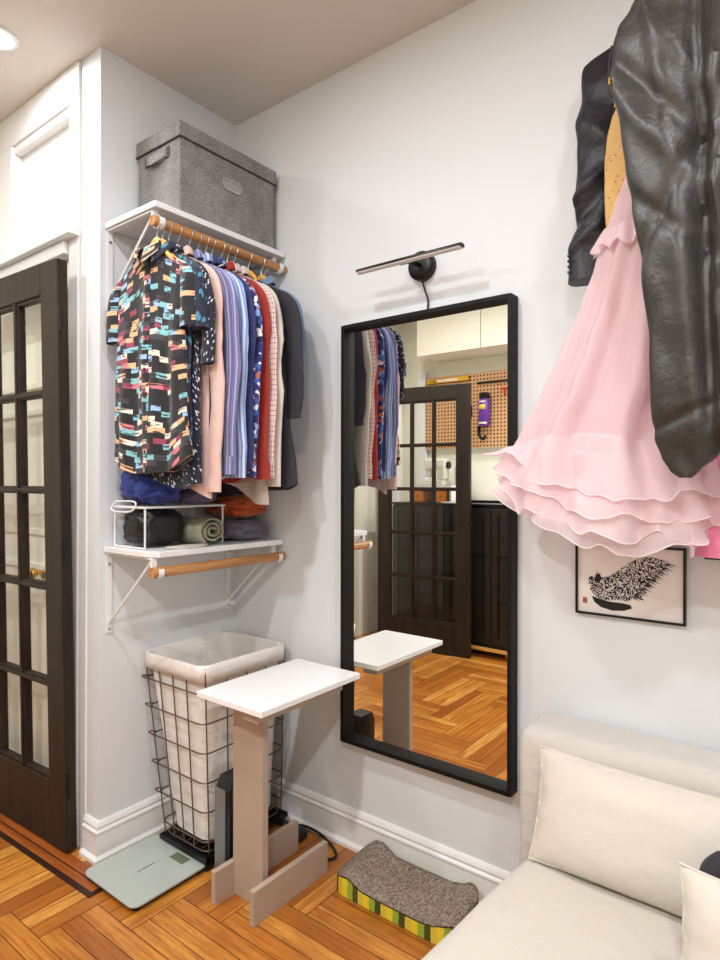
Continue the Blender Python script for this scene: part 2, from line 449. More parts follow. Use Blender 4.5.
# baseboards: extruded profile
def profile_strip(path, prof):
    """path: list of (x, y) with room side on the right; prof: (offset, z)"""
    rings = []
    P = [Vector(p) for p in path]
    for i, p in enumerate(P):
        d0 = (P[i] - P[i - 1]).normalized() if i else (P[1] - P[0]).normalized()
        d1 = (P[i + 1] - P[i]).normalized() if i < len(P) - 1 else d0
        n0 = Vector((d0.y, -d0.x)); n1 = Vector((d1.y, -d1.x))
        n = (n0 + n1); n = n / max(n.dot(n0), 1e-6)
        rings.append([(p.x + n.x * o, p.y + n.y * o, z) for o, z in prof])
    return MB().loft(rings, True)
BP = [(0, 0), (.026, 0), (.026, .012), (.016, .022), (.014, .088), (.017, .092), (.017, .098), (.011, .104), (.013, .112), (.010, .122), (.004, .1285), (0, .1285)]
struct(profile_strip([(0, 0), (XR, 0)], BP).build('baseboard_back', M['trim'], smooth=True, angle=30), 'white moulded baseboard under the mirror', 'baseboard')
struct(profile_strip([(-.075, WC), (0, WC), (0, -.0265)], BP).build('baseboard_left', M['trim'], angle=30), 'white moulded baseboard wrapping the wall corner by the scale', 'baseboard')

# closet wall trim: casing, cornice, transom frame and panel
mb = MB()
mb.box((-.185, WC - .012, 0), (-.1225, WC + .05, H - .001))       # right casing, full height
mb.box((-.1185, WC - .004, 0), (-.0755, WC + .002, 2.084))        # inner casing strip on the pier
mb.box((XL + .001, WC - .012, 2.565), (-.1855, WC + .05, H - .001))   # head above transom
mb.box((XL + .001, WC - .012, 2.1155), (-.632, WC + .05, 2.5645))     # transom left stile
mb.box((-.6315, WC - .002, 2.535), (-.1855, WC + .05, 2.5645))        # stepped inner head
mb.box((XL + .001, WC - .052, 2.086), (-.110, WC - .0125, 2.10))      # cornice, three steps
mb.box((XL + .001, WC - .036, 2.1005), (-.112, WC - .0125, 2.115))
mb.box((XL + .001, WC - .028, 2.04), (-.186, WC - .0125, 2.0855))
mb.box((XL + .001, WC - .012, 2.038), (-.1855, WC + .05, 2.115))
struct(mb.build('trim_1', M['trim'], bevel=.003, smooth=False), 'white casing and cornice around transom above dark door', 'trim')
struct(MB().box((-.6315, WC + .03, 2.1155), (-.1855, WC + .049, 2.5345)).build('window_1', M['trim'], smooth=False), 'white blank transom panel above the dark door', 'window')

# white closet door behind the open glazed leaf
d2 = thing('door_2', (-.55, WC + .03, .012), 'white closet door with brass knob seen through the dark glazed door', 'door', kind='structure')
mb = MB().box((-.96, WC + .012, .012), (-.188, WC + .049, 2.035))
for z0, z1 in ((.16, .92), (1.05, 1.5), (1.6, 1.95)):
    mb.box((-.86, WC + .002, z0), (-.3, WC + .012, z0 + .02)); mb.box((-.86, WC + .002, z1), (-.3, WC + .012, z1 + .02))
    mb.box((-.88, WC + .002, z0), (-.86, WC + .012, z1 + .02)); mb.box((-.3, WC + .002, z0), (-.28, WC + .012, z1 + .02))
mb.build('door_panel', M['cream_paint'], d2, smooth=False)
mb = MB(); mb.cyl((-.40, WC + .012, .912), (-.40, WC - .02, .912), .008); mb.sphere((-.40, WC - .032, .912), (.022, .016, .022)); mb.cyl((-.40, WC + .012, .912), (-.40, WC + .006, .912), .026)
mb.build('knob', M['brass'], d2)

# glazed French leaves (two), built in local space with the hinge end at x=0 running to -x
def french_leaf(name, loc, rz, label, height=1.945, width=.745):
    r = thing(name, loc, label, 'door', kind='structure')
    r.rotation_euler = (0, 0, rz)
    T = .038; st = .105; tr = .105; br = .218; mw = .026
    WLOC[r.name] = Vector((0, 0, 0))
    f = MB()
    f.box((-st, 0, 0), (0, T, height)); f.box((-width, 0, 0), (-width + st, T, height))
    f.box((-width + st, 0, height - tr), (-st, T, height)); f.box((-width + st, 0, 0), (-st, T, br))
    f.build('door_frame', M['door_dark'], r, bevel=.003, smooth=False)
    ow = width - 2 * st; oh = height - tr - br
    mu = MB()
    for c in (1, 2):
        x = -width + st + ow * c / 3
        mu.box((x - mw / 2, .006, br), (x + mw / 2, T - .006, height - tr))
        mu.box((x - mw / 4, .0, br), (x + mw / 4, T, height - tr))
    for k in range(1, 5):
        z = br + oh * k / 5
        mu.box((-width + st, .006, z - mw / 2), (-st, T - .006, z + mw / 2))
        mu.box((-width + st, .0, z - mw / 4), (-st, T, z + mw / 4))
    mu.box((-width + st, .006, br), (-st, T - .006, br + .012)); mu.box((-width + st, .006, height - tr - .012), (-st, T - .006, height - tr))
    mu.build('muntins', M['door_dark'], r, bevel=.002, smooth=False)
    g = MB()
    for c in range(3):
        for k in range(5):
            x0 = -width + st + ow * c / 3; z0 = br + oh * k / 5
            g.box((x0 + .004, T / 2 - .0015, z0 + .004), (x0 + ow / 3 - .004, T / 2 + .0015, z0 + oh / 5 - .004))
    g.build('glass_panes', M['glass'], r, smooth=False)
    for z in (.22, 1.0, height - .2):
        h = MB(); h.tube([(.0035, .006, z - .04), (.0035, .006, z + .04)], .0045, 10); h.build('hinge', M['black'], r)
    return r
dl = french_leaf('door_1', (-.097, -.638, .012), radians(2.8), 'dark brown glazed door leaf standing open at left', height=1.972)
dl.rotation_euler = (radians(1.2), 0, radians(2.8))     # the old leaf hangs slightly out of plumb
d3 = french_leaf('door_3', (-.137, -2.335, .006), radians(-6.5), 'dark glazed door leaf reflected in the mirror beside black cabinet', height=1.945, width=.745)

# inlaid border strip in the floor
mb = MB(); bf = lambda x: -.691 + .043 * (x - .15)
def band(x0, x1, o0, o1, mi): mb.loft([[(x0, bf(x0) + o0, z), (x1, bf(x1) + o0, z), (x1, bf(x1) + o1, z), (x0, bf(x0) + o1, z)] for z in (.0003, .004)], mi=mi)
band(XL + .002, .156, -.009, .0088, 1); band(XL + .002, .141, .009, .0358, 0); band(XL + .002, .10, .036, .0408, 1); band(XL + .002, .045, .041, .078, 0)
band(.1412, .156, .009, .046, 1)
struct(mb.build('trim_2', [M['border_wood'], M['border_dark']], smooth=False), 'dark inlaid wood border strip in floor before the door', 'floor trim')

# ------------------------------------------------------------------ ceiling downlights
def downlight(x, y, label, energy):
    r = thing('ceiling_downlight', (x, y, H), label, 'ceiling light', 'recessed ceiling downlights')
    k = 24
    prof = [(.062, 0), (.062, -.006), (.052, -.009), (.046, -.004), (.046, 0)]
    MB().loft([[(x + a * cos(2 * pi * i / k), y + a * sin(2 * pi * i / k), H + z) for i in range(k)] for a, z in prof], True, False, False).build('trim_ring', M['white_metal'], r)
    MB().cyl((x, y, H - .0005), (x, y, H - .003), .046, 24).build('lens', M['lens'], r)
    L = bpy.data.lights.new('downlight_lamp', 'AREA'); L.shape = 'DISK'; L.size = .13; L.energy = energy; L.color = (.97, .985, 1.); L.spread = radians(180)
    o = bpy.data.objects.new('downlight_lamp', L); COL.objects.link(o); o.location = (0, 0, -.012); o.parent = r
downlight(-.36, -1.75, 'round recessed downlight in ceiling over the passage', 16)
downlight(-.222, -.812, 'round recessed downlight glowing in ceiling above the dark door', 7)
downlight(.9, -1.2, 'round recessed downlight in ceiling above the middle of room', 15)
downlight(2.25, -1.2, 'unseen downlight added as fill above the cream sofa', 16)  # unseen lamp, added to even out the room light
downlight(.9, -2.35, 'unseen downlight added as fill near the pegboard wall', 32)  # added out of view, strong to brighten the reflected side and ambient
downlight(2.25, -2.35, 'unseen downlight added as fill behind the viewer', 30)  # invented lamp behind the camera, lifts the ambient level

# ------------------------------------------------------------------ upper shelf, brackets, rods
ROD_Z = 2.052; ROD_X = .285
def wall_shelf(z, label, low):
    r = thing('wall_shelf', (.0, -.29, z - (.3 if low else .32)), label, 'shelf', 'white wall shelves on closet return')
    b = MB()
    if low:
        pts = [(.002, -.567), (.235, -.567), (.284, -.545), (.284, -.012), (.002, -.012)]
    else: pts = [(.002, -.567), (.288, -.567), (.288, -.012), (.002, -.012)]
    b.loft([[(x, y, z - .019) for x, y in pts], [(x, y, z) for x, y in pts]])
    b.build('board', M['white_shelf'], r, bevel=.002, smooth=False)
    rz = z - .062
    for y in (-.549, -.037):
        k = MB()
        k.box((.001, y - .011, z - .29), (.006, y + .011, z - .02))
        k.box((.001, y - .0105, z - .026), (.262, y + .0105, z - .0205))
        br = k.build('bracket', M['white_metal'], r, smooth=False, bevel=.001)
        s = MB(); s.tube([(.007, y, z - .255), (.03, y, z - .235), (.235, y, z - .045), (.25, y, z - .024)], .0042, 8)
        s.build('strut', M['white_metal'], br)
        hk = MB(); arc = [(ROD_X - .004 + .0215 * cos(a), rz + .0215 * sin(a)) for a in [radians(q) for q in range(150, 395, 15)]]
        pr = [[(x, y - .009, zz), (x, y + .009, zz), (ROD_X - .004 + (x - ROD_X + .004) * .88, y + .009, rz + (zz - rz) * .88), (ROD_X - .004 + (x - ROD_X + .004) * .88, y - .009, rz + (zz - rz) * .88)] for x, zz in arc]
        hk.loft(pr); hk.box((ROD_X - .032, y - .009, rz + .005), (ROD_X - .022, y + .009, z - .02))
        hk.build('rod_hook', M['white_metal'], br)
        for zz in (z - .275, z - .06): MB().cyl((.006, y, zz), (.0085, y, zz), .005, 10).build('screw', M['steel'], br)
    return r
wall_shelf(2.109, 'upper white wall shelf carrying the grey fabric box', False)
wall_shelf(1.033, 'lower white wall shelf carrying folded clothes and wire rack', True)
def rod(z, label):
    r = MB(); r.cyl((ROD_X - .004, -.572, z), (ROD_X - .004, -.008, z), .0165, 20)
    tag(r.build('closet_rod', M['rod_wood']), label, 'rod', 'wooden closet rods')
rod(2.109 - .062, 'wooden closet rod holding the hangers under upper shelf')
rod(1.033 - .062, 'empty wooden closet rod under the lower shelf')
ROD_Z = 2.047; ROD_X = .281

# storage box
r = thing('storage_box', (.13, -.24, 2.109), 'grey heather fabric storage box with lid on upper shelf', 'box')
bx0, bx1, by0, by1 = .018, .252, -.452, -.03
MB().box((bx0, by0, 2.109), (bx1, by1, 2.375)).build('box_body', M['heather'], r, bevel=.004, smooth=False)
MB().box((bx0 - .006, by0 - .006, 2.366), (bx1 + .006, by1 + .006, 2.417)).build('lid', M['heather'], r, bevel=.004, smooth=False)
mb = MB(); mb.box((bx0 - .007, by0 - .007, 2.364), (bx1 + .007, by1 + .007, 2.3675)); mb.build('lid_binding', M['box_trim'], r, smooth=False)
def stadium(cy, cz, a, b, n=14): return [(cy + (a if s > 0 else -a) + b * cos(t), cz + b * sin(t)) for s in (1, -1) for t in [(-pi / 2 if s > 0 else pi / 2) + pi * i / n for i in range(n + 1)]]
cy, cz = -.236, 2.283
o1 = stadium(cy, cz, .024, .020); i1 = stadium(cy, cz, .024, .014)
mb = MB(); mb.loft([[(bx1 + .0005, y, z) for y, z in o1], [(bx1 + .004, y, z) for y, z in o1], [(bx1 + .004, y, z) for y, z in i1], [(bx1 + .0005, y, z) for y, z in i1]], True, False, False)
mb.build('label_holder', M['steel'], r)
mb = MB(); mb.loft([[(bx1 + .0004, y, z) for y, z in i1], [(bx1 + .0012, y, z) for y, z in i1]]); mb.box((bx1 + .001, cy - .020, cz - .007), (bx1 + .002, cy + .016, cz + .005)); mb.build('label_card', M['card'], r, smooth=False)
for yy, sg in ((by0, -1), (by1, 1)):
    hp = catmull([(.075, yy, 2.335), (.085, yy + sg * .008, 2.33), (.13, yy + sg * .018, 2.318), (.175, yy + sg * .008, 2.33), (.185, yy, 2.335)], 6)
    rings = [[(p.x, p.y, p.z - .014), (p.x, p.y + sg * .004, p.z - .014), (p.x, p.y + sg * .004, p.z + .014), (p.x, p.y, p.z + .014)] for p in hp]
    mb = MB().loft(rings)
    h = mb.build('handle', M['heather'], r)
    
    for xx in (.062, .178): MB().box((xx, min(yy, yy + sg * .002), 2.315), (xx + .02, max(yy, yy + sg * .002), 2.352)).build('handle_patch', M['box_trim'], h, smooth=False)

# ------------------------------------------------------------------ hangers and garments on the rod
def make_hanger():
    r = thing('clothes_hanger', (ROD_X, 0, ROD_Z - .175), None, 'hanger')
    WLOC[r.name] = Vector((0, 0, -.175))
    pts = catmull([(-.135, 0, -.170), (-.10, .001, -.146), (-.055, .0, -.112), (-.032, 0, -.080), (0, -.001, -.060), (.032, 0, -.080), (.055, .0, -.112), (.10, .001, -.146), (.135, 0, -.170)], 6)
    rings = []
    for i, p in enumerate(pts):
        s = 1 - .45 * abs(p.x) / .145
        rings.append([(p.x, p.y + .0085 * s * cos(a), p.z + .0125 * s * sin(a)) for a in [2 * pi * k / 10 for k in range(10)]])
    MB().loft(rings).build('shoulder_bar', M['hanger_wood'], r)
    rr = .0195
    hook = [(0, 0, -.052), (0, 0, -.036), (.006, 0, -.028)] + [(rr * cos(a), 0, rr * sin(a) - .001) for a in [radians(q) for q in range(-60, 200, 16)]]
    MB().tube(hook, .0017, 6).build('hook', M['steel'], r)
    return r
hproto = make_hanger(); hused = [False]
def hanger(y, rz, label):
    if not hused[0]: h = hproto; hused[0] = True
    else:
        h = hproto.copy(); COL.objects.link(h)
        for c in hproto.children:
            d = c.copy(); COL.objects.link(d); d.parent = h
    h.location = (ROD_X, y, ROD_Z - .175); h.rotation_euler = (0, 0, rz)
    tag(h, label, 'hanger', 'wooden hangers on the closet rod')

def garment(name, y, label, cat, mat, hem, sleeve=.5, half=.150, slope=.5, rz=0., seed=0, neck=-.092, curve=.03, flare=.06, thick=.0105, collar=True, cuff=True, fold=.005, lapel=False, shx=0., skew=0., sl_w=1.):
    rnd = random.Random(seed); ph = [rnd.uniform(0, 6.3) for _ in range(6)]
    zb = hem - ROD_Z                                   # local hem height below rod
    r = thing(name, (ROD_X + shx, y, hem), label, cat, 'garments hanging on the closet rod'); r.rotation_euler = (0, 0, rz)
    WLOC[r.name] = Vector((0, 0, zb))
    def zs(x): return neck - slope * max(0., abs(x) - .045)
    tip = zs(half)
    nv, nt = 26, 64; rings = []
    for j in range(nv + 1):
        v = j / nv; ring = []
        Wd = half * (1 + flare * (1 - v) ** 1.5)
        Wd *= 1 - .04 * sin(pi * v)
        T = thick * (1 - .25 * v ** 2) * (1 - .72 * v ** 9)
        for k in range(nt):
            a = 2 * pi * k / nt; c, s = cos(a), sin(a)
            x = Wd * math.copysign(abs(c) ** .8, c)
            z = lerp(zb + curve * ((x / Wd) ** 2) - curve * .5 + .006 * sin(x * 40 + ph[0]) - skew * x / Wd, zs(x), v)
            fd = fold * (1 - v ** 1.7) * (sin(x * 44 + ph[1] + z * 2.5) + .55 * sin(x * 83 + ph[2] - z * 4)) + .004 * nz(x, seed, z, 11) + .007 * (1 - v ** 2) * nz(x * 6 + seed, seed * 1.3, z * 9)
            yy = T * math.copysign(abs(s) ** .6, s) + fd
            ring.append((x, yy, z))
        rings.append(ring)
    MB().loft(rings).build('body', mat, r, angle=60)
    for sd in (-1, 1):
        L = sleeve; path = [(half - .022, tip + .008), (half - .004, tip - .012), (half + .016, tip - .05), (half + .030, tip - .12), (half + .036, tip - min(.3, L * .7)), (half + .030, tip - L)]
        if L < .3: path = [(half - .022, tip + .008), (half - .004, tip - .010), (half + .012, tip - .035), (half + .020, tip - .08), (half + .024, tip - L)]
        rad = [(.010, .006), (.022, .0095), (.036, .0125), (.040, .0135), (.038, .013), (.031, .012)]
        if L < .3: rad = [(.010, .006), (.022, .012), (.032, .018), (.040, .022), (.044, .024)]
        rad = [(q[0] * sl_w, q[1]) for q in rad]
        P = catmull([(p[0], 0, p[1]) for p in path], 6); R = catmull([(q[0], q[1], 0) for q in rad], 6)
        rings = []; n = 26
        for i, p in enumerate(P):
            ring = []; hang = min(1., max(0., (tip - p.z) / .25))
            wx = .016 * hang * nz(seed * 1.7, sd * 3., p.z * 5); wy = .010 * hang * nz(seed * 2.3 + 9, sd * 3., p.z * 6)
            for k in range(n):
                a = 2 * pi * k / n; w = 1 + .26 * nz(cos(a) * .8 + seed, sin(a) * .8, p.z * 10 + sd * 4)
                # creases gathered around the elbow
                w += .05 * sin(p.z * 120 + 3 * a + ph[3]) * math.exp(-((p.z - tip + .22) / .07) ** 2)
                ring.append((sd * (p.x + wx + R[i].x * cos(a) * w), wy + R[i].y * sin(a) * w + .003 * nz(p.x, seed + sd, p.z * 7), p.z + .004 * sin(a * 2 + ph[4]) * (i == len(P) - 1)))
            rings.append(ring)
        so = MB().loft(rings).build('sleeve', mat, r, angle=60)
        if cuff:
            z0 = P[-1].z; cr = []; hang = min(1., max(0., (tip - z0) / .25)); wx = .016 * hang * nz(seed * 1.7, sd * 3., z0 * 5); wy = .010 * hang * nz(seed * 2.3 + 9, sd * 3., z0 * 6)
            for zz, m in ((z0 + .05, 1.04), (z0 + .05, 1.10), (z0 - .004, 1.10), (z0 - .004, .98)):
                cr.append([(sd * (P[-1].x + wx + R[-1].x * cos(2 * pi * k / n) * m), wy + R[-1].y * sin(2 * pi * k / n) * m, zz) for k in range(n)])
            MB().loft(cr, True, False, False).build('cuff', mat, so, angle=60)
    if collar:
        def cf(u, v):
            a = radians(-90 + 12 + (360 - 24) * u)         # opens at the front (-y)
            pr = [(0., 0.), (.0, .014), (-.001, .030), (.006, .034), (.012, .028), (.018, .006)]
            fr = max(0., 1 - min(u, 1 - u) / .16)
            i = v * (len(pr) - 1); i0 = min(int(i), len(pr) - 2); t_ = i - i0
            dr = lerp(pr[i0][0], pr[i0 + 1][0], t_); dz = lerp(pr[i0][1], pr[i0 + 1][1], t_)
            if v > .7: dz -= .026 * fr * (v - .7) / .3; dr += .010 * fr * (v - .7) / .3
            rx = .047 + dr; ry = .017 + dr * .9
            tilt = -.020 * max(0., -sin(a))
            return (rx * cos(a), ry * sin(a) - (.007 if sin(a) < 0 else 0) * 1., neck - .006 + dz + tilt)
        MB().grid(cf, 44, 15).build('collar', mat, r, solid=.002, angle=60)
        pl = MB(); 
        def pf(u, v):
            z = lerp(zb + .002 - curve * .5, neck - .032, v); x = lerp(-.015, .015, u)
            T = thick * (1 - .25 * v ** 2) * (1 - .72 * v ** 9)
            fd = fold * (1 - v ** 1.7) * (sin(x * 44 + ph[1] + z * 2.5) + .55 * sin(x * 83 + ph[2] - z * 4)) + .004 * nz(x, seed, z, 11) + .007 * (1 - v ** 2) * nz(x * 6 + seed, seed * 1.3, z * 9)
            return (x, -T + fd - .0016, z)
        pl.grid(pf, 4, 26); pk = pl.build('placket', mat, r, solid=.0015, angle=60)
        for b in range(7):
            v = .1 + .13 * b; p = pf(.5, v)
            MB().cyl((p[0], p[1] - .0008, p[2]), (p[0], p[1] - .0034, p[2]), .0052, 10).build('button', M['button'], pk)
    if lapel:
        for sd in (-1, 1):
            MB().prism([(sd * .006, neck - .32), (sd * .05, neck - .02), (sd * .095, neck - .10), (sd * .07, neck - .115), (sd * .078, neck - .13)], -thick - .006, -thick - .003).build('lapel', mat, r, smooth=False)
    return r
G = [
 ('shirt', -.556, 'black short-sleeved shirt with multicolour dash print, front of the rod', 'dashes', 1.300, .19, dict(rz=radians(2), half=.164, thick=.017, curve=.05, flare=.24, fold=.010, shx=-.030, sl_w=.8), 'black dash-print shirt'),
 ('shirt', -.536, 'dark teal print shirt directly behind the dash-print shirt', 'teal', 1.295, .20, dict(half=.152, sl_w=.75, shx=-.005), 'dark teal print shirt'),
 ('shirt', -.514, 'navy shirt with small white flecks on the rod', 'flecks', 1.255, .30, dict(half=.156, shx=.0, skew=.03, sl_w=.8), 'navy white-flecked shirt'),
 ('shirt', -.478, 'pale pink shirt hanging between flecked and lavender shirts', 'pink', 1.285, .68, dict(half=.150, skew=.10, sl_w=.8), 'pale pink shirt'),
 ('shirt', -.438, 'lavender striped long-sleeved shirt on the rod', 'lav', 1.275, .62, dict(half=.166, skew=.02), 'lavender striped shirt'),
 ('shirt', -.402, 'light blue and white striped shirt on the rod', 'blue_str', 1.27, .63, dict(half=.165, skew=.02), 'light blue striped shirt'),
 ('shirt', -.372, 'plain navy blue shirt on the rod', 'navy', 1.28, .60, dict(half=.163), 'plain navy shirt'),
 ('shirt', -.346, 'blue and white patchwork print shirt on the rod', 'floral', 1.28, .63, dict(half=.163), 'blue patchwork shirt'),
 ('shirt', -.306, 'rust red shirt on the rod', 'red', 1.265, .635, dict(half=.164, skew=.01), 'rust red shirt'),
 ('shirt', -.280, 'white shirt with fine brown check on the rod', 'check', 1.265, .63, dict(half=.166, skew=.01), 'checked shirt'),
 ('shirt', -.250, 'long grey-cream linen shirt beside the charcoal jacket', 'cream', 1.255, .66, dict(half=.160, skew=.10), 'grey-cream linen shirt'),
 ('jacket', -.185, 'charcoal suit jacket hanging last but one on the rod', 'charcoal', 1.225, .42, dict(half=.186, flare=.30, thick=.020, collar=False, lapel=True, fold=.005), 'charcoal jacket'),
 ('shirt', -.122, 'light blue denim shirt at the wall end of rod', 'denim', 1.45, .34, dict(half=.138, fold=.004, thick=.010), 'light blue denim shirt'),
]
for i, (nm, y, lab, mt, hem, sl, kw, hl) in enumerate(G):
    garment(nm, y, lab, 'shirt' if nm == 'shirt' else 'jacket', F[mt], hem, sl, seed=i * 3 + 1, **kw)
    hanger(y, kw.get('rz', 0.), 'wooden hanger inside the ' + hl)

# ------------------------------------------------------------------ lower shelf contents
ZL = 1.033
rk = thing('wire_rack', (.11, -.38, ZL), 'white wire shelf riser at door end of lower shelf', 'rack')
ZR = 1.166; RX0, RX1, RY0, RY1 = .025, .205, -.548, -.225
mb = MB(); mb.tube([(RX0, RY0, ZR), (RX1, RY0, ZR), (RX1, RY1, ZR), (RX0, RY1, ZR)], .0035, 8, True)
for k in range(1, 10): mb.tube([(RX0, lerp(RY0, RY1, k / 10), ZR), (RX1, lerp(RY0, RY1, k / 10), ZR)], .0022, 6)
mb.build('top_grid', M['white_metal'], rk)
for y in (RY0 + .006, RY1 - .006):
    mb = MB(); mb.tube([(RX0 + .004, y, ZR), (RX0 + .004, y, ZL + .004), (RX1 - .004, y, ZL + .004), (RX1 - .004, y, ZR)], .0035, 8); mb.build('leg', M['white_metal'], rk)
mb = MB(); mb.tube(catmull([(.05, RY0 - .004, ZR + .018), (.04, RY0 - .012, ZR - .012), (.15, RY0 - .012, ZR - .012), (.16, RY0 - .004, ZR + .018), (.05, RY0 - .004, ZR + .018)], 4), .003, 6)
mb.build('end_loop', M['white_metal'], rk)

def heap(name, c, s, mat, label, cat, seed, amp=.18, p=2.6, nu=48, nv=26, wr=9., lay=0, group='clothes on the lower shelf'):
    """soft cloth heap: flat-bottomed superellipsoid with folds; c is the base centre"""
    rings = []
    for j in range(nv + 1):
        b = -pi / 2 + pi * (j + .05) / (nv + .1); ring = []
        for i in range(nu):
            a = 2 * pi * i / nu
            pw = lambda q, e: math.copysign(abs(q) ** e, q)
            x = pw(cos(b), 2 / p) * pw(cos(a), 2 / p); y = pw(cos(b), 2 / p) * pw(sin(a), 2 / p); z = pw(sin(b), 2 / p)
            d = 1 + amp * (nz(x + seed, y, z, wr * .25) + .6 * abs(nz(x, y + seed, z * 1.8, wr * .5)) - .25)
            if lay: d -= .07 * abs(sin(z * lay * pi * .5)) ** 6
            zz = max(-1., z * d)
            q = (c[0] + s[0] * x * min(d, 1.02), c[1] + s[1] * y * min(d, 1.02), c[2] + s[2] * (1 + zz) * .985)
            ring.append(q)
        rings.append(ring)
    return tag(MB().loft(rings).build(name, mat, angle=75), label, cat, group)
heap('folded_jeans', (.115, -.462, ZR + .005), (.100, .090, .066), F['royal'], 'royal blue clothes bundled on the white wire rack', 'clothes', 3, amp=.3, wr=13)
heap('folded_garment', (.145, -.310, ZR + .005), (.075, .065, .030), F['plum'], 'grey-purple folded garment on the white wire rack', 'clothes', 8, amp=.2)
heap('handbag', (.118, -.455, ZL + .009), (.074, .084, .058), M['bag'], 'soft black leather bag under the white wire rack', 'bag', 5, amp=.16, p=4.2, wr=12)
# rolled grey-green trousers: spiral roll whose end faces the room
sp = []
for i in range(90):
    a = i / 89 * 5.2 * pi; rr = .007 + .036 * (i / 89)
    sp.append((-.312 + rr * 1.25 * cos(a + .4), ZL + .0495 + rr * 1.08 * sin(a + .4)))
def roll(u, v): 
    i = min(int(u * 89), 88); t_ = u * 89 - i
    y = lerp(sp[i][0], sp[i + 1][0], t_); z = lerp(sp[i][1], sp[i + 1][1], t_)
    return (lerp(.05, .252, v) + .008 * nz(y * 40, z * 40, v * 3), y, max(z, ZL + .004))
tag(MB().grid(roll, 150, 8).build('rolled_trousers', F['olive'], solid=.0065, angle=80), 'grey-green trousers rolled up beside the black bag', 'clothes', 'clothes on the lower shelf')
heap('folded_jumper', (.135, -.118, ZL), (.115, .096, .040), F['slate'], 'slate lavender jumper folded at shelf end under orange garment', 'clothes', 12, amp=.22, p=3.2, lay=3)
heap('folded_shirt', (.140, -.116, ZL + .083), (.112, .100, .042), F['rust'], 'rust orange garment folded on top of slate jumper', 'clothes', 17, amp=.3, wr=12)
heap('folded_sweater', (.125, -.125, ZL + .169), (.085, .085, .026), F['blackcloth'], 'black folded garment on top of the orange one', 'clothes', 21, amp=.2)
k = 28; rings = [[(.248 + r_ * .36 * cos(2 * pi * i / k), -.415 + r_ * sin(2 * pi * i / k), ZL + z) for i in range(k)] for r_, z in ((.070, .0005), (.080, .005), (.084, .007), (.080, .0075), (.066, .004))]
tag(MB().loft(rings).build('lid', M['cream_plastic']), 'flat white lid lying at front of lower shelf', 'lid')
o = COL.objects[-1]; o.name = 'container_lid'

# ------------------------------------------------------------------ wall mirror
MX1, MX2, MZ1, MZ2, MD = .592, 1.211, .368, 1.780, .046
mr = thing('wall_mirror', ((MX1 + MX2) / 2, -MD / 2, MZ1), 'tall rectangular wall mirror in deep black frame', 'mirror')
fw = .013
mb = MB()
mb.box((MX1, -MD, MZ1), (MX1 + fw, -.001, MZ2)); mb.box((MX2 - fw, -MD, MZ1), (MX2, -.001, MZ2))
mb.box((MX1 + fw, -MD, MZ1), (MX2 - fw, -.001, MZ1 + fw)); mb.box((MX1 + fw, -MD, MZ2 - fw), (MX2 - fw, -.001, MZ2))
mb.build('frame', M['black_frame'], mr, bevel=.0015, smooth=False)
MB().box((MX1 + fw - .001, -.016, MZ1 + fw - .001), (MX2 - fw + .001, -.012, MZ2 - fw + .001)).build('mirror_glass', M['mirror'], mr, smooth=False)
MB().box((MX1 + fw - .001, -.0118, MZ1 + fw - .001), (MX2 - fw + .001, -.002, MZ2 - fw + .001)).build('backing_board', M['black'], mr, smooth=False)

# ------------------------------------------------------------------ picture lamp over the mirror
lp = thing('picture_lamp', (.905, 0, 1.88), 'black wall lamp with slim bar above the mirror', 'lamp')
LX, LZ = .895, 1.930
mb = MB(); mb.tube([(LX, -.0005, LZ), (LX, -.020, LZ), (LX, -.026, LZ), (LX, -.030, LZ)], [.046, .046, .043, .034], 36); mb.build('wall_disc', M['black'], lp)
mb = MB(); mb.cyl((LX, -.028, LZ), (LX, -.10, LZ - .006), .008, 14); mb.cyl((LX - .022, -.104, LZ - .008), (LX + .022, -.104, LZ - .008), .0105, 16); mb.sphere((LX - .045, -.05, LZ + .012), (.006, .006, .006)); mb.build('arm', M['black'], lp)
def barsec(x, g=0.): return [(x, -.12 + (.013 + g) * cos(a), LZ - .013 + (.009 + g) * sin(a)) for a in [radians(q) for q in range(-20, 201, 20)]]
mb = MB(); mb.loft([barsec(.721, -.003), barsec(.724), barsec(1.094), barsec(1.098, -.003)]); mb.build('light_bar', M['black'], lp)
def difsec(x): return [(x, -.12 + .0122 * cos(a), LZ - .0155 + .006 * sin(a)) for a in [radians(q) for q in range(180, 361, 20)]]
mb = MB(); mb.loft([difsec(.726), difsec(1.093)]); mb.build('diffuser', M['diffuser'], lp)
mb = MB(); mb.tube(catmull([(LX + .004, -.018, LZ - .045), (LX + .010, -.012, LZ - .075), (LX + .020, -.008, LZ - .11), (LX + .016, -.006, LZ - .145)], 6), .003, 8); mb.build('cord', M['rubber'], lp)

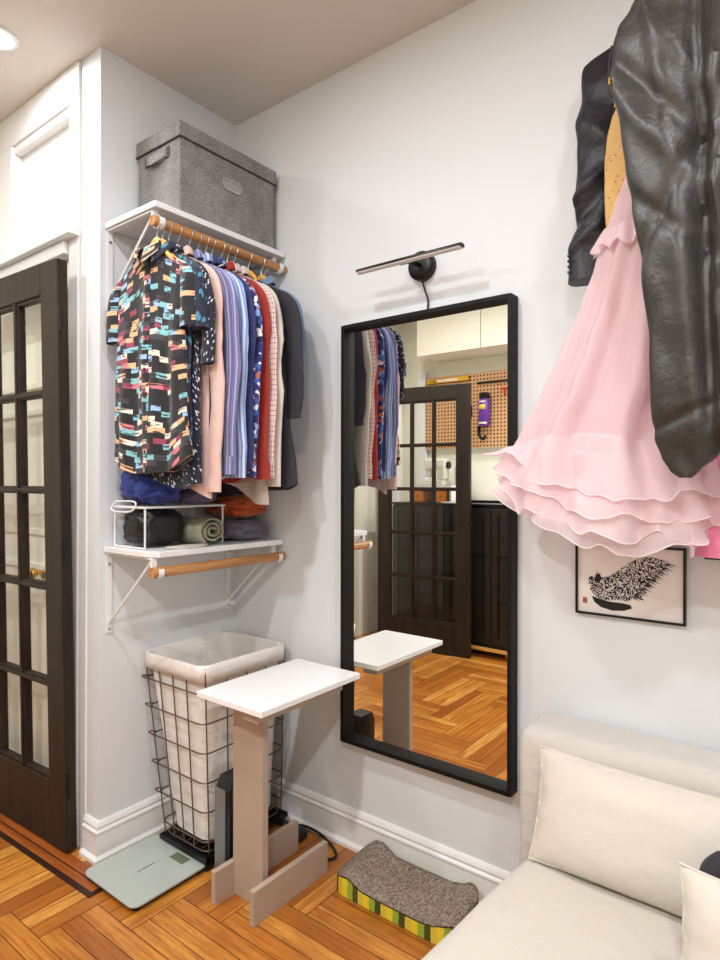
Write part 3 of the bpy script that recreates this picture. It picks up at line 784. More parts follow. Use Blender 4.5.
# ------------------------------------------------------------------ framed prints
def picture(x0, x1, z0, z1, label, art):
    r = thing('framed_print', ((x0 + x1) / 2, -.008, z0), label, 'picture', 'black framed prints')
    mb = MB(); b = .0055; D = .015
    mb.box((x0, -D, z0), (x0 + b, -.001, z1)); mb.box((x1 - b, -D, z0), (x1, -.001, z1))
    mb.box((x0 + b, -D, z0), (x1 - b, -.001, z0 + b)); mb.box((x0 + b, -D, z1 - b), (x1 - b, -.001, z1))
    mb.build('frame', M['black'], r, smooth=False)
    MB().box((x0 + b, -.008, z0 + b), (x1 - b, -.002, z1 - b)).build('paper', M['paper'], r, smooth=False)
    if not art: return
    def P(px, py): return (x0 + (px - 576) / 109. * (x1 - x0), z1 - (py - 541) / 69. * (z1 - z0) + (px - 576) / 109. * .0)
    y = -.0085
    # plume: a long swept wing of feather tips above a shallow vessel
    top = [(589, 578), (591, 573), (598, 574), (605, 573), (612, 571), (620, 566), (628, 560), (637, 554.5), (646, 551.5), (653, 551), (660, 552), (668, 553)]
    bot = [(670, 557), (664, 559), (668, 561), (660, 563.5), (664, 566.5), (655, 568), (658, 573), (650, 573), (653, 578), (645, 578), (648, 585), (640, 582), (646, 592), (636, 589), (630, 594), (620, 593), (610, 595), (600, 594), (594, 590), (590, 584)]
    poly = [P(*p) for p in top + bot]
    MB().prism(poly, y, y - .0004).build('print_plume', M['lino'], r, smooth=False, loc=None)
    ves = [(593, 592), (600, 594), (612, 596), (625, 596), (633, 597), (634, 600), (626, 603), (614, 604), (603, 602), (596, 598)]
    m2 = MB().prism([P(*p) for p in ves], y - .0005, y - .0009)
    m2.prism([P(596, 579), P(597, 572), P(601, 569.5), P(604, 575)], y - .0005, y - .0009)
    for a in range(26):
        t_ = a / 25; px = lerp(636, 669, t_); py = lerp(590, 556, t_)
        L = 6 + 3 * sin(a * 2.1)
        m2.prism([P(px - 1, py - 1.1), P(px - 1, py + .4), P(px + L, py + 2.2)], y - .0005, y - .0009)
    m2.prism([P(596.5, 572.5), P(597.5, 572), P(600, 565.5)], y - .0005, y - .0009)
    m2.build('print_ink', M['ink'], r, smooth=False)
    MB().prism([P(583.5, 594), P(588, 594.5), P(588, 600), P(583.5, 599.5)], y, y - .0004).build('seal_stamp', M['red_ink'], r, smooth=False)
picture(1.379, 1.644, .902, 1.090, 'black framed print of ink plume below the pink dress', True)
picture(1.684, 1.95, 1.068, 1.256, 'black framed print mostly hidden behind pink dress', False)

# ------------------------------------------------------------------ plant-stand style table
tb = thing('pedestal_table', (.555, -.29, 0), 'narrow white-topped pedestal table with taupe board base', 'table')
MB().box((.412, -.504, .604), (.692, -.064, .622)).build('tabletop', M['white_top'], tb, bevel=.002, smooth=False)
MB().box((.478, -.418, .0), (.606, -.394, .603)).build('column', M['taupe'], tb, bevel=.0015, smooth=False)
MB().box((.596, -.482, .572), (.655, -.11, .603)).build('cleat', M['taupe'], tb, bevel=.001, smooth=False)
MB().box((.622, -.482, 0), (.640, -.165, .098)).build('runner', M['taupe'], tb, bevel=.001, smooth=False)
MB().box((.465, -.490, 0), (.483, -.135, .098)).build('runner', M['taupe'], tb, bevel=.001, smooth=False)

# ------------------------------------------------------------------ laundry basket
lb = thing('laundry_basket', (.2, -.22, 0), 'wire laundry basket with white cloth liner in the corner', 'basket')
BZ0, BZ1 = .052, .648
def bc(t_):   # inner corners at height fraction (x0, x1, y0, y1)
    return (lerp(.105, .005, t_), lerp(.325, .322, t_), lerp(-.395, -.412, t_), lerp(-.06, -.04, t_))
def rrect(x0, x1, y0, y1, z, rad=.03, n=5):
    out = []
    for cx, cy, a0 in ((x1 - rad, y1 - rad, 0), (x0 + rad, y1 - rad, 90), (x0 + rad, y0 + rad, 180), (x1 - rad, y0 + rad, 270)):
        for i in range(n + 1): a = radians(a0 + 90 * i / n); out.append((cx + rad * cos(a), cy + rad * sin(a), z))
    return out
mb = MB()
def ringat(t_, g=0.):
    x0, x1, y0, y1 = bc(t_); return rrect(x0 - g, x1 + g, y0 - g, y1 + g, lerp(BZ0, BZ1, t_))
for t_ in (0., .06, .22, .38, .54, .70, .86):
    mb.tube(ringat(t_, .008 if 0 < t_ else 0), .0026, 6, True)
mb.tube(ringat(1.), .004, 8, True)
for fr_ in (.0, .25, .5, .75):
    for side in range(4):
        pts = []
        for t_ in (0., 1.):
            x0, x1, y0, y1 = bc(t_); q = .02 + .96 * fr_; e = .004
            z = lerp(BZ0, BZ1, t_)
            pts.append([(lerp(x0, x1, q), y0 - e, z), (x1 + e, lerp(y0, y1, q), z), (lerp(x1, x0, q), y1 + e, z), (x0 - e, lerp(y1, y0, q), z)][side])
        mb.tube(pts, .0026, 6)
for k in range(1, 6): mb.tube([(lerp(.105, .325, k / 6), -.395, BZ0), (lerp(.105, .325, k / 6), -.06, BZ0)], .0024, 6)
for t_ in (.22, .38, .54, .70, .86):   # small loops standing out at the wall side
    x0, x1, y0, y1 = bc(t_); z = lerp(BZ0, BZ1, t_)
    mb.tube(catmull([(x0 - .006, y0 + .02, z), (x0 - .016, y0 + .0, z + .004), (x0 - .016, y0 - .012, z + .004), (x0 + .012, y0 - .010, z)], 4), .0026, 6)
mb.build('wire_frame', M['dark_steel'], lb)
rings = []
for j in range(15):
    t_ = j / 14; x0, x1, y0, y1 = bc(t_); g = -.006 - .012 * (1 - t_)
    ring = rrect(x0 - g, x1 + g, y0 - g, y1 + g, lerp(.075, BZ1 + .004, t_), .035, 8)
    rings.append([(p[0] + .006 * nz(p[0] * 9, p[1] * 9, p[2] * 5), p[1] + .006 * nz(p[1] * 9, p[2] * 6, p[0] * 9 + 4), p[2]) for p in ring])
x0, x1, y0, y1 = bc(1.)
for g, dz in ((.006, .006), (.010, -.003), (.009, -.02), (.008, -.048)): rings.append([(p[0] + .003 * nz(p[0] * 20, p[1] * 20, dz), p[1], p[2] + (.006 * nz(p[0] * 14, p[1] * 14, 3) if dz < -.03 else 0)) for p in rrect(x0 - g, x1 + g, y0 - g, y1 + g, BZ1 + dz, .035, 8)])
MB().loft(rings, True, True, False).build('cloth_liner', F['liner'], lb, solid=.0015, angle=70)
mb = MB(); mb.tube(catmull([(.12, -.062, .60), (.125, -.068, .56), (.11, -.07, .53), (.13, -.07, .50)], 5), .0016, 5); mb.build('drawstring', F['liner'], lb)
mb = MB()
for a, b in (((.095, -.405, .030), (.342, -.405, .044)), ((.095, -.05, .030), (.342, -.05, .044))): mb.box((a[0], a[1] - .008, a[2]), (b[0], b[1] + .008, b[2]))
mb.box((.095, -.405, .030), (.112, -.05, .044)); mb.box((.326, -.405, .030), (.342, -.05, .044)); mb.box((.112, -.397, .034), (.326, -.058, .040))
mb.build('base_tray', M['black'], lb, smooth=False)
for x in (.11, .328):
    for y in (-.395, -.065):
        w = MB(); w.cyl((x - .008, y, .0145), (x + .008, y, .0145), .0145, 16); w.box((x - .004, y - .006, .018), (x + .004, y + .006, .031)); w.build('caster', M['rubber'], lb)

# slim black appliance beside the basket
ap = thing('space_heater', (.39, -.38, 0), 'slim black appliance with grey front edge behind the table column', 'appliance')
pf = [(-.428, .004), (-.428, .285), (-.413, .318), (-.34, .318), (-.325, .30), (-.325, .004)]
mb = MB(); mb.loft([[(.372, y + .032, z) for y, z in pf], [(.438, y + .032, z) for y, z in pf]]); mb.build('housing', M['black_plastic'], ap, bevel=.003, smooth=False)
MB().box((.372, -.4015, .012), (.420, -.3965, .283)).build('front_panel', M['grey_panel'], ap, smooth=False)
mb = MB()
for k in range(5): mb.box((.378 + .012 * k, -.293, .06), (.384 + .012 * k, -.291, .24))
mb.box((.39, -.293, .27), (.43, -.2915, .285)); mb.build('vent', M['black'], ap, smooth=False)
for y in (-.37, -.32): MB().cyl((.402, y, 0), (.402, y, .005), .012, 12).build('foot', M['rubber'], ap)

# bathroom scale
sc = thing('bathroom_scale', (.18, -.53, 0), 'flat grey-green glass bathroom scale on the floor', 'scale')
sx0, sx1, sy0, sy1 = .052, .335, -.665, -.392
mb = MB(); mb.loft([rrect(sx0 + g, sx1 - g, sy0 + g, sy1 - g, z, .028, 6) for g, z in ((.002, .016), (0, .018), (0, .0225), (.002, .0242))]); mb.build('glass_platform', M['scale_glass'], sc, angle=30)
mb = MB(); mb.loft([rrect(sx0 + .02, sx1 - .02, sy0 + .02, sy1 - .02, z, .02, 4) for z in (.006, .0158)]); mb.build('base', M['black'], sc, smooth=False)
MB().box((.205, -.452, .0243), (.272, -.418, .0247)).build('display', M['lcd'], sc, smooth=False)
MB().box((.192, -.560, .0243), (.197, -.500, .0247)).build('sensor_strip', M['grey_panel'], sc, smooth=False)
for x in (.08, .307):
    for y in (-.637, -.42): MB().cyl((x, y, 0), (x, y, .0065), .012, 14).build('foot', M['rubber'], sc)

# cable and plug brick
mb = MB(); mb.tube(catmull([(.325, -.066, .02), (.37, -.05, .012), (.43, -.04, .02), (.50, -.04, .016), (.57, -.06, .008), (.612, -.09, .0055), (.60, -.125, .0055), (.56, -.14, .0055)], 8), .0045, 8)
tag(mb.build('extension_lead', M['rubber']), 'black power cord looping on floor behind the pedestal table', 'cord')
mb = MB(); mb.box((.27, -.04, .001), (.33, -.028, .03)); 
pb = MB().box((.42, -.118, .0005), (.462, -.065, .034)).build('power_adapter', M['black_plastic'], bevel=.005)
tag(pb, 'black power adapter on floor by the baseboard behind table', 'power adapter')

# cat scratcher: wavy corrugated slab, painted stripes round the side
cs = thing('cat_scratcher', (.915, -.13, 0), 'wavy corrugated cat scratcher with yellow and green striped side', 'cat scratcher')
prof = [(0, .050), (.05, .068), (.10, .082), (.16, .085), (.22, .072), (.28, .058), (.45, .056), (.75, .057), (.84, .066), (.90, .080), (.95, .082), (1., .070)]
CX0, CX1, CY0, CY1 = .702, 1.13, -.225, -.042
zt = [(p[0], p[1]) for p in prof]
rim = rrect(CX0, CX1, CY0, CY1, 0, .05, 8)
# subdivide the outline
out = []
for i in range(len(rim)):
    a = Vector(rim[i]); b = Vector(rim[(i + 1) % len(rim)]); n = max(1, int((b - a).length / .012))
    for k in range(n): out.append(a.lerp(b, k / n))
zz = lambda x, y: interp(zt, (x - CX0) / (CX1 - CX0))[0] * lerp(.70, 1., (y - CY0) / (CY1 - CY0))
MB().loft([[(p.x, p.y, .001) for p in out], [(p.x, p.y, zz(p.x, p.y) - .003) for p in out]], True, True, False).build('striped_side', M['cat_stripe'], cs)
nx = 50; rows = []
mb = MB(); ny = 12
def inset(x, y):   # keep the top inside the rounded outline
    return x, y
rings = []
for i in range(nx + 1):
    x = lerp(CX0 + .0015, CX1 - .0015, i / nx); d = .05
    dx = min(x - CX0, CX1 - x); e = 0. if dx >= d else d - sqrt(max(0., d * d - (d - dx) ** 2))
    rings.append([(x, yy_, zz(x, yy_)) for yy_ in [lerp(CY0 + e + .0015, CY1 - e - .0015, j / ny) for j in range(ny + 1)]])
mb.loft(rings, closed=False); mb.build('scratching_top', M['corrugated'], cs, solid=.006)

# ------------------------------------------------------------------ sofa
sf = thing('sofa', (2.0, -.55, 0), 'cream slipcovered sofa against the wall at right', 'sofa')
def soft_block(name, ring_fn, mat, nlev, amp=.004):
    rings = []
    for j in range(nlev + 1):
        rings.append([(p[0] + amp * nz(p[0] * 7, p[1] * 7, p[2] * 7), p[1] + amp * nz(p[1] * 7, p[2] * 7, p[0] * 7 + 3), p[2] + amp * 1.5 * nz(p[0] * 5, p[1] * 5, 9)) for p in ring_fn(j / nlev)])
    return MB().loft(rings).build(name, mat, sf, angle=60)
def roundpoly(c, rad, z, n=5):
    out = []; L = len(c)
    for i in range(L):
        p = Vector(c[i]); a = (Vector(c[i - 1]) - p).normalized(); b = (Vector(c[(i + 1) % L]) - p).normalized()
        for k in range(n + 1):
            t_ = k / n; q0 = p + a * rad; q1 = p + b * rad
            q = q0 * (1 - t_) ** 2 + p * 2 * t_ * (1 - t_) + q1 * t_ ** 2
            out.append((q.x, q.y, z))
    m = n + 1; full = []
    for i in range(L):
        full += out[i * m:(i + 1) * m]
        p0 = Vector(out[i * m + n]); p1 = Vector(out[((i + 1) * m) % (L * m)])
        full += [tuple(p0.lerp(p1, k / 18)) for k in range(1, 18)]
    return full
SX1 = 2.75
seatc = [(1.330, -.205), (1.268, -1.0), (SX1, -1.0), (SX1, -.205)]
def seat_ring(t_):
    prof = [(.004, 0), (0, .05), (0, .2), (0, .30), (.004, .325), (.012, .340), (.026, .350), (.05, .356), (.12, .359), (.25, .360)]
    i = min(int(t_ * 9), 8); f = t_ * 9 - i; g = lerp(prof[i][0], prof[i + 1][0], f); z = lerp(prof[i][1], prof[i + 1][1], f)
    c = [(seatc[0][0] + g, seatc[0][1] - g * .3), (seatc[1][0] + g, seatc[1][1] + g), (seatc[2][0] - g, seatc[2][1] + g), (seatc[3][0] - g, seatc[3][1] - g * .3)]
    return roundpoly(c, .05, z)
soft_block('seat', seat_ring, F['sofa'], 18, .003)
backc = [(1.292, -.020), (1.298, -.196), (SX1, -.196), (SX1, -.020)]
def back_ring(t_):
    prof = [(.0, 0), (0, .2), (0, .45), (0, .58), (.002, .602), (.006, .616), (.014, .628), (.028, .634), (.06, .636)]
    i = min(int(t_ * 8), 7); f = t_ * 8 - i; g = lerp(prof[i][0], prof[i + 1][0], f); z = lerp(prof[i][1], prof[i + 1][1], f)
    return roundpoly([(backc[0][0] + g, backc[0][1] - g), (backc[1][0] + g, backc[1][1] + g), (backc[2][0] - g, backc[2][1] + g), (backc[3][0] - g, backc[3][1] - g)], .02, z)
soft_block('backrest', back_ring, F['sofa_back'], 24, .004)
def pillow(name, c, ex, ey, w, h, th, mat, label, seed, group='sofa pillows', cat='pillow'):
    """c bottom-centre, ex: along width, ey: up direction of the pillow plane"""
    ex = Vector(ex).normalized(); ey = Vector(ey).normalized(); en = ex.cross(ey)
    r = thing(name, c, label, cat, group)
    C = Vector(c)
    for_b = []
    def P(u, v, s):
        k = max(0., (1 - abs(u) ** 2.6)) ** .55 * max(0., (1 - abs(v) ** 2.6)) ** .55
        px = u * (w / 2) * (1 - .045 * (1 - v * v)); py = v * (h / 2) * (1 - .05 * (1 - u * u))
        q = C + ex * px + ey * (py + h / 2) + en * (s * th / 2 * k + .004 * nz(u * 3 + seed, v * 3, s))
        return tuple(q)
    n = 30
    m = MB()
    m.grid(lambda a, b: P(2 * a - 1, 2 * b - 1, 1), n, n); m.grid(lambda a, b: P(2 * a - 1, 2 * b - 1, -1), n, n)
    m.build('cover', mat, r, angle=70)
    pts = []
    for i in range(120):
        q = i / 120 * 4; s_ = int(q); f = (q - s_) * 2 - 1
        u, v = [(f, -1), (1, f), (-f, 1), (-1, -f)][s_]
        pts.append(P(u, v, 0))
    mm = MB(); mm.tube(pts, .0022, 6, True); mm.build('seam_piping', mat, r)
    return r
pillow('pillow', (1.605, -.276, .361), (1, -.03, 0), (0, .085, .27), .50, .250, .125, F['pillow'], 'cream pillow leaning against the sofa backrest', 2)
pillow('pillow', (1.918, -.535, .364), (1, -.10, 0), (0, .03, .24), .40, .228, .12, F['pillow'], 'nearest cream pillow standing on sofa seat at right edge', 9)
heap('cushion', (1.85, -.40, .360), (.125, .045, .128), F['dark_cushion'], 'dark grey rounded cushion behind the nearest pillow', 'cushion', 30, amp=.06, p=2.2, group='sofa pillows')

# ------------------------------------------------------------------ garments on the wall at right
rl = thing('coat_rail', (1.75, 0, 2.42), 'black wall rail with coat hooks above hanging garments', 'coat rail')
MB().box((1.585, -.018, 2.425), (2.2, -.001, 2.452)).build('rail_bar', M['black'], rl, bevel=.002, smooth=False)
for x in (1.62, 1.74, 1.86, 1.98, 2.10):
    MB().tube(catmull([(x, -.018, 2.44), (x, -.06, 2.438), (x, -.30 if x == 1.86 else -.11, 2.415), (x, -.335 if x == 1.86 else -.135, 2.428), (x, -.34 if x == 1.86 else -.14, 2.45)], 5), .0045, 8).build('coat_hook', M['black'], rl)

# dark navy jacket nearest the wall
nj = thing('hanging_jacket', (1.65, -.08, 1.74), 'dark navy jacket hanging on wall behind the leather jacket', 'jacket')
def tubeprof(tab, y_tab, z0, z1, n=36, nv=40, seed=1, amp=.006, creases=(), p=.75, vfolds=()):
    """loft from z0 up to z1: tab (z, xl, xr), y_tab (z, yc, half depth)"""
    rings = []
    for j in range(nv + 1):
        z = lerp(z0, z1, j / nv); xl, xr = interp(tab, z); yc, d = interp(y_tab, z)
        ring = []
        for k in range(n):
            a = 2 * pi * k / n; c, s = cos(a), sin(a)
            x = (xl + xr) / 2 + (xr - xl) / 2 * math.copysign(abs(c) ** .9, c)
            w = amp * (nz(x * 8 + seed, s, z * 6) + .6 * nz(x * 22, s + seed, z * 14 + x * 9))
            for zc, wd, am, sl in creases:
                w += am * math.exp(-((z - zc - sl * (x - (xl + xr) / 2)) / wd) ** 2)
            for xc, wd, am, sl in vfolds: w += am * math.exp(-((x - xc - sl * (z - 1.8)) / wd) ** 2)
            y = yc + d * math.copysign(abs(s) ** p, s) + (w if s < 0 else w * .4)
            ring.append((x + w * .3 * abs(c), y, z))
        rings.append(ring)
    return MB().loft(rings)
tubeprof([(1.74, 1.56, 1.90), (2.0, 1.55, 1.90), (2.25, 1.50, 1.95), (2.31, 1.56, 1.90), (2.345, 1.66, 1.80)], [(1.74, -.07, .035), (2.2, -.07, .04), (2.345, -.07, .015)], 1.74, 2.345, seed=3).build('body', F['navy_suit'], nj, angle=75)
sl = tubeprof([(1.752, 1.392, 1.486), (1.80, 1.396, 1.488), (1.95, 1.412, 1.506), (2.10, 1.416, 1.535), (2.22, 1.414, 1.56), (2.285, 1.416, 1.575), (2.308, 1.424, 1.58), (2.322, 1.47, 1.58)],
         [(1.752, -.10, .034), (1.95, -.095, .042), (2.2, -.085, .048), (2.318, -.08, .02)], 1.752, 2.322, seed=6, amp=.010, nv=56,
         creases=((1.93, .02, .012, .9), (1.99, .016, -.014, .8), (2.18, .03, .014, -.5), (2.10, .025, -.012, -.7), (1.86, .02, -.010, .6))).build('sleeve', F['navy_suit'], nj, angle=75)
for k in range(4): MB().sphere((1.402, -.131, 1.775 + .014 * k), (.005, .003, .005), 10, 6).build('sleeve_button', M['button'], sl)
tubeprof([(1.752, 1.57, 1.90), (1.76, 1.57, 1.9)], [(1.752, -.07, .03), (1.76, -.07, .03)], 1.752, 1.76, nv=3).build('hem_facing', F['navy_suit'], nj)

# ochre dotted garment
yj = thing('ochre_dress', (1.62, -.15, 1.62), 'ochre dotted garment showing between navy and leather jackets', 'dress')
tubeprof([(1.62, 1.505, 1.74), (1.80, 1.506, 1.74), (1.88, 1.500, 1.72), (2.0, 1.497, 1.72), (2.06, 1.504, 1.70), (2.10, 1.514, 1.68), (2.13, 1.526, 1.66), (2.16, 1.54, 1.64)], [(1.62, -.165, .022), (2.0, -.165, .026), (2.16, -.165, .010)], 1.62, 2.16, seed=9, amp=.006).build('body', F['yellow'], yj, angle=75)
mb = MB(); mb.tube(catmull([(1.524, -.170, 2.125), (1.530, -.172, 2.165), (1.540, -.168, 2.19), (1.56, -.16, 2.21)], 6), .0035, 6); mb.build('strap', F['yellow'], yj)

# pink organza dress
pd = thing('organza_dress', (1.5, -.17, 1.09), 'pale pink organza dress with ruffled hem hanging at right', 'dress')
SK = [(1.25, 1.262, 1.705), (1.30, 1.262, 1.705), (1.38, 1.310, 1.708), (1.475, 1.367, 1.722), (1.57, 1.415, 1.716), (1.657, 1.456, 1.712), (1.75, 1.490, 1.708), (1.80, 1.507, 1.706), (1.88, 1.530, 1.70), (1.95, 1.556, 1.69), (1.98, 1.575, 1.68)]
SY = [(1.25, -.165, .105), (1.38, -.168, .088), (1.57, -.18, .062), (1.80, -.20, .038), (1.98, -.20, .012)]
def skirt_pt(a, z, grow=0., wave=0.):
    xl, xr = interp(SK, z); yc, d = interp(SY, z)
    c, s = cos(a), sin(a)
    fold = (.010 * sin(a * 9 + 1.3) + .006 * sin(a * 17 + z * 3)) * min(1., max(0., (1.95 - z) / .45))
    x = (xl + xr) / 2 + ((xr - xl) / 2 + grow + fold) * c
    y = yc + (d + grow * .75 + fold * 1.2) * s
    return x, min(y, -.012), z
def clampw(p): return (p[0], min(p[1], -.012), p[2])
n = 120
rings = [[skirt_pt(2 * pi * k / n, lerp(1.30, 1.98, j / 44)) for k in range(n)] for j in range(45)]
MB().loft(rings, True, False, False).build('overskirt', M['organza'], pd, angle=80)
rings = [[(lambda q: ((q[0] - 1.56) * .90 + 1.565, (q[1] + .18) * .8 - .18, q[2]))(skirt_pt(2 * pi * k / n, lerp(1.20, 1.96, j / 30))) for k in range(n)] for j in range(31)]
MB().loft(rings, True, False, False).build('underskirt', M['organza_inner'], pd, angle=80)
# small peplum frill at the waist
fr = []
for k in range(40):
    a = lerp(pi * .95, pi * 1.75, k / 39); fr.append(a)
def pep(u, v):
    a = lerp(pi * .9, pi * 1.8, u); x, y, z = skirt_pt(a, 1.83 - .05 * v, .004 + .012 * v + .006 * v * sin(a * 22))
    return (x, y, z + .010 * v * sin(a * 15 + 1))
MB().grid(pep, 70, 8).build('waist_frill', M['organza'], pd, solid=.001, angle=80)
def flounce(zt_, zb_, flare, wave, nw, seed, drop, edge_r=.0016):
    def pt(u, v):
        a = 2 * pi * u; ca, sa = cos(a), sin(a)
        z0 = zt_ + .012 * sin(a * 3 + seed)
        irr = nz(ca * 2.2 + seed, sa * 2.2, seed); irr2 = nz(ca * 5 + seed, sa * 5, v * 1.5 + seed)
        wv = (1 + .9 * irr) * (sin(a * nw + seed + 2.2 * irr + 1.2 * v) + .5 * sin(a * (nw * 1.7) + 2 * seed)) + 1.2 * irr2
        g = flare * v ** 1.3 + wave * v ** 1.2 * wv
        x, y, _ = skirt_pt(a, max(z0 - .02, 1.26), .004 + g)
        zb2 = zb_ - drop * (.5 - .5 * sa) + .026 * irr + .020 * irr2 + .008 * sin(a * nw * 1.4 + seed)
        zb2 += .11 * min(1., max(0., (1.52 - x) / .30)) ** 1.1      # hem lifts towards the left tip
        z = lerp(z0, min(zb2, z0 - .02), v) + .006 * v * nz(ca * 9, sa * 9, v * 4 + seed)
        return (x, min(y, -.012 - .004 * abs(sin(7 * a))), z)
    NU = 320; NV = 18
    m = MB(); m.grid(pt, NU, NV); o = m.build('hem_ruffle', M['organza'], pd, angle=80)
    m = MB(); m.tube([pt(i / NU, 1.) for i in range(NU)], edge_r, 5, True); m.build('hem_edge', M['organza_edge'], o)
flounce(1.350, 1.235, .040, .012, 5, .7, .02)
flounce(1.325, 1.190, .034, .014, 6, 2.1, .02)
flounce(1.290, 1.150, .022, .014, 7, 3.9, .02)
flounce(1.260, 1.122, .008, .014, 6, 5.3, .015)
tubeprof([(1.09, 1.685, 1.90), (1.3, 1.69, 1.88), (1.36, 1.70, 1.84)], [(1.09, -.13, .06), (1.36, -.14, .04)], 1.09, 1.36, seed=14, amp=.014).build('satin_lining', M['underskirt'], pd, angle=75)

# black leather jacket
lj = thing('leather_jacket', (1.8, -.32, 1.26), 'large black leather jacket hanging at right edge over the pink dress', 'jacket')
SL = [(1.259, 1.690, 1.735), (1.27, 1.674, 1.765), (1.30, 1.657, 1.785), (1.335, 1.645, 1.79), (1.416, 1.642, 1.775), (1.537, 1.636, 1.76), (1.703, 1.617, 1.755), (1.895, 1.592, 1.752), (2.013, 1.577, 1.758), (2.072, 1.562, 1.76), (2.134, 1.564, 1.765), (2.18, 1.578, 1.775), (2.211, 1.600, 1.785), (2.235, 1.640, 1.80), (2.25, 1.69, 1.80)]
SL = [(z, xl, max(xr, 0)) for z, xl, xr in [(1.259, 1.690, 1.712), (1.27, 1.674, 1.725), (1.30, 1.657, 1.750), (1.335, 1.645, 1.80), (1.38, 1.643, 1.93), (1.416, 1.642, 2.03), (1.537, 1.636, 2.03), (1.703, 1.617, 2.02),
      (1.895, 1.592, 2.02), (2.013, 1.577, 2.02), (2.072, 1.562, 2.03), (2.134, 1.564, 2.03), (2.18, 1.578, 2.03), (2.211, 1.600, 2.02), (2.235, 1.640, 2.00), (2.26, 1.69, 1.98), (2.31, 1.80, 1.96)]]
tubeprof(SL, [(1.259, -.33, .024), (1.4, -.335, .040), (1.8, -.335, .050), (2.1, -.33, .056), (2.2, -.33, .042), (2.31, -.32, .018)], 1.259, 2.31, n=150, nv=170, seed=22, amp=.0085, p=.45,
    creases=((1.46, .03, .006, 1.0), (1.70, .03, -.008, -1.5), (1.80, .024, .009, -1.4), (1.90, .03, -.009, -1.7), (1.60, .022, .008, -1.1), (2.02, .03, .008, 1.6)),
    vfolds=((1.735, .016, .020, -.03), (1.760, .012, -.016, -.02), (1.690, .02, -.010, -.10), (1.83, .02, .016, .02), (1.90, .02, -.014, 0.))).build('body', M['leather'], lj, angle=75)
tubeprof([(1.50, 2.06, 2.14), (1.9, 2.04, 2.15), (2.15, 2.0, 2.13), (2.26, 1.98, 2.06)], [(1.50, -.31, .04), (1.9, -.31, .05), (2.15, -.315, .05), (2.26, -.32, .02)], 1.50, 2.26, n=60, nv=60, seed=31, amp=.010).build('sleeve', M['leather'], lj, angle=75)
def lcol(u, v):
    a = lerp(pi * .95, pi * 2.05, u); return (1.905 + (.13 + .02 * v) * cos(a), -.31 + (.05 + .02 * v) * sin(a), 2.315 + .035 * sin(v * pi) - .03 * v)
MB().grid(lcol, 30, 8).build('collar', M['leather'], lj, solid=.004, angle=75)
zp = catmull([(1.566, -.352, 2.15), (1.560, -.350, 2.11), (1.560, -.352, 2.07), (1.567, -.356, 2.04)], 8)
mb = MB(); mb.tube(zp, .0018, 6); zo = mb.build('zip', M['rubber'], lj)
MB().box((1.5655, -.372, 2.060), (1.5685, -.369, 2.074)).build('zip_pull', M['brass'], zo, smooth=False)
mb = MB(); mb.tube(catmull([(1.86, -.31, 2.325), (1.86, -.325, 2.37), (1.86, -.33, 2.40), (1.86, -.335, 2.425)], 4), .003, 6); mb.build('hanging_loop', M['leather'], lj)

# ------------------------------------------------------------------ far side of the room, seen in the mirror
def upper_cab(x0, x1, label):
    r = thing('upper_cabinet', ((x0 + x1) / 2, -2.82, 2.272), label, 'cabinet', 'white upper cabinets opposite the mirror')
    MB().box((x0 + .001, -2.998, 2.275), (x1 - .001, -2.665, H - .002)).build('carcass', M['cream_paint'], r, smooth=False)
    MB().box((x0 + .003, -2.664, 2.272), (x1 - .003, -2.645, H - .012)).build('cabinet_door', M['cream_paint'], r, bevel=.001, smooth=False)
for a, b, l in ((-.80, -.225, 'white upper cabinet left of seam in the mirror reflection'), (-.225, .43, 'white upper cabinet right of seam in the mirror reflection'), (.43, 1.03, 'white upper cabinet nearest to the viewer opposite mirror')): upper_cab(a, b, l)
sbox('trim_3', (-1.0, -2.62, 0), (-.93, -2.56, 2.4), M['trim'], 'white vertical casing at left edge of mirror reflection', 'trim')
sbox('trim_4', (-.98, -2.995, 0), (-.90, -2.94, 2.20), M['trim'], 'white post beside the pegboard in mirror reflection', 'trim')
pg = thing('pegboard', (-.15, -2.98, 1.53), 'tan perforated pegboard reflected above the glazed door', 'pegboard')
MB().box((-.895, -2.955, 1.53), (1.2, -2.945, 2.14)).build('board', M['pegboard'], pg, smooth=False)
MB().box((-.895, -2.9998, 1.53), (1.2, -2.955, 2.14)).build('batten', M['trim'], pg, smooth=False)
mb = MB().box((-.40, -2.935, 2.045), (.3, -2.928, 2.062)); mb.box((-.38, -2.944, 2.05), (-.37, -2.935, 2.058)); mb.box((.2, -2.944, 2.05), (.21, -2.935, 2.058)); tag(mb.build('tool_rail', M['black'], smooth=False), 'thin black rail across the pegboard in mirror', 'rail')
lv = thing('spirit_level', (-.62, -2.93, 2.075), 'brass spirit level on pegboard above the glazed door', 'spirit level')
MB().box((-.87, -2.945, 2.085), (-.47, -2.918, 2.122)).build('bar', M['brass'], lv, bevel=.002, smooth=False)
MB().box((-.77, -2.917, 2.094), (-.57, -2.9155, 2.112)).build('face_plate', M['cream_plastic'], lv, smooth=False)
bt = thing('spray_can', (-.33, -2.90, 1.70), 'purple spray can hung on the pegboard in mirror', 'can')
cxn, cyn = -.318, -2.895
MB().tube([(cxn, cyn, 1.70), (cxn, cyn, 1.705), (cxn, cyn, 1.90), (cxn, cyn, 1.915)], [.042, .046, .046, .036], 24).build('can_body', M['purple'], bt)
MB().tube([(cxn, cyn, 1.915), (cxn, cyn, 1.925), (cxn, cyn, 1.96), (cxn, cyn, 1.965)], [.036, .042, .042, .036], 24).build('cap', M['black'], bt)
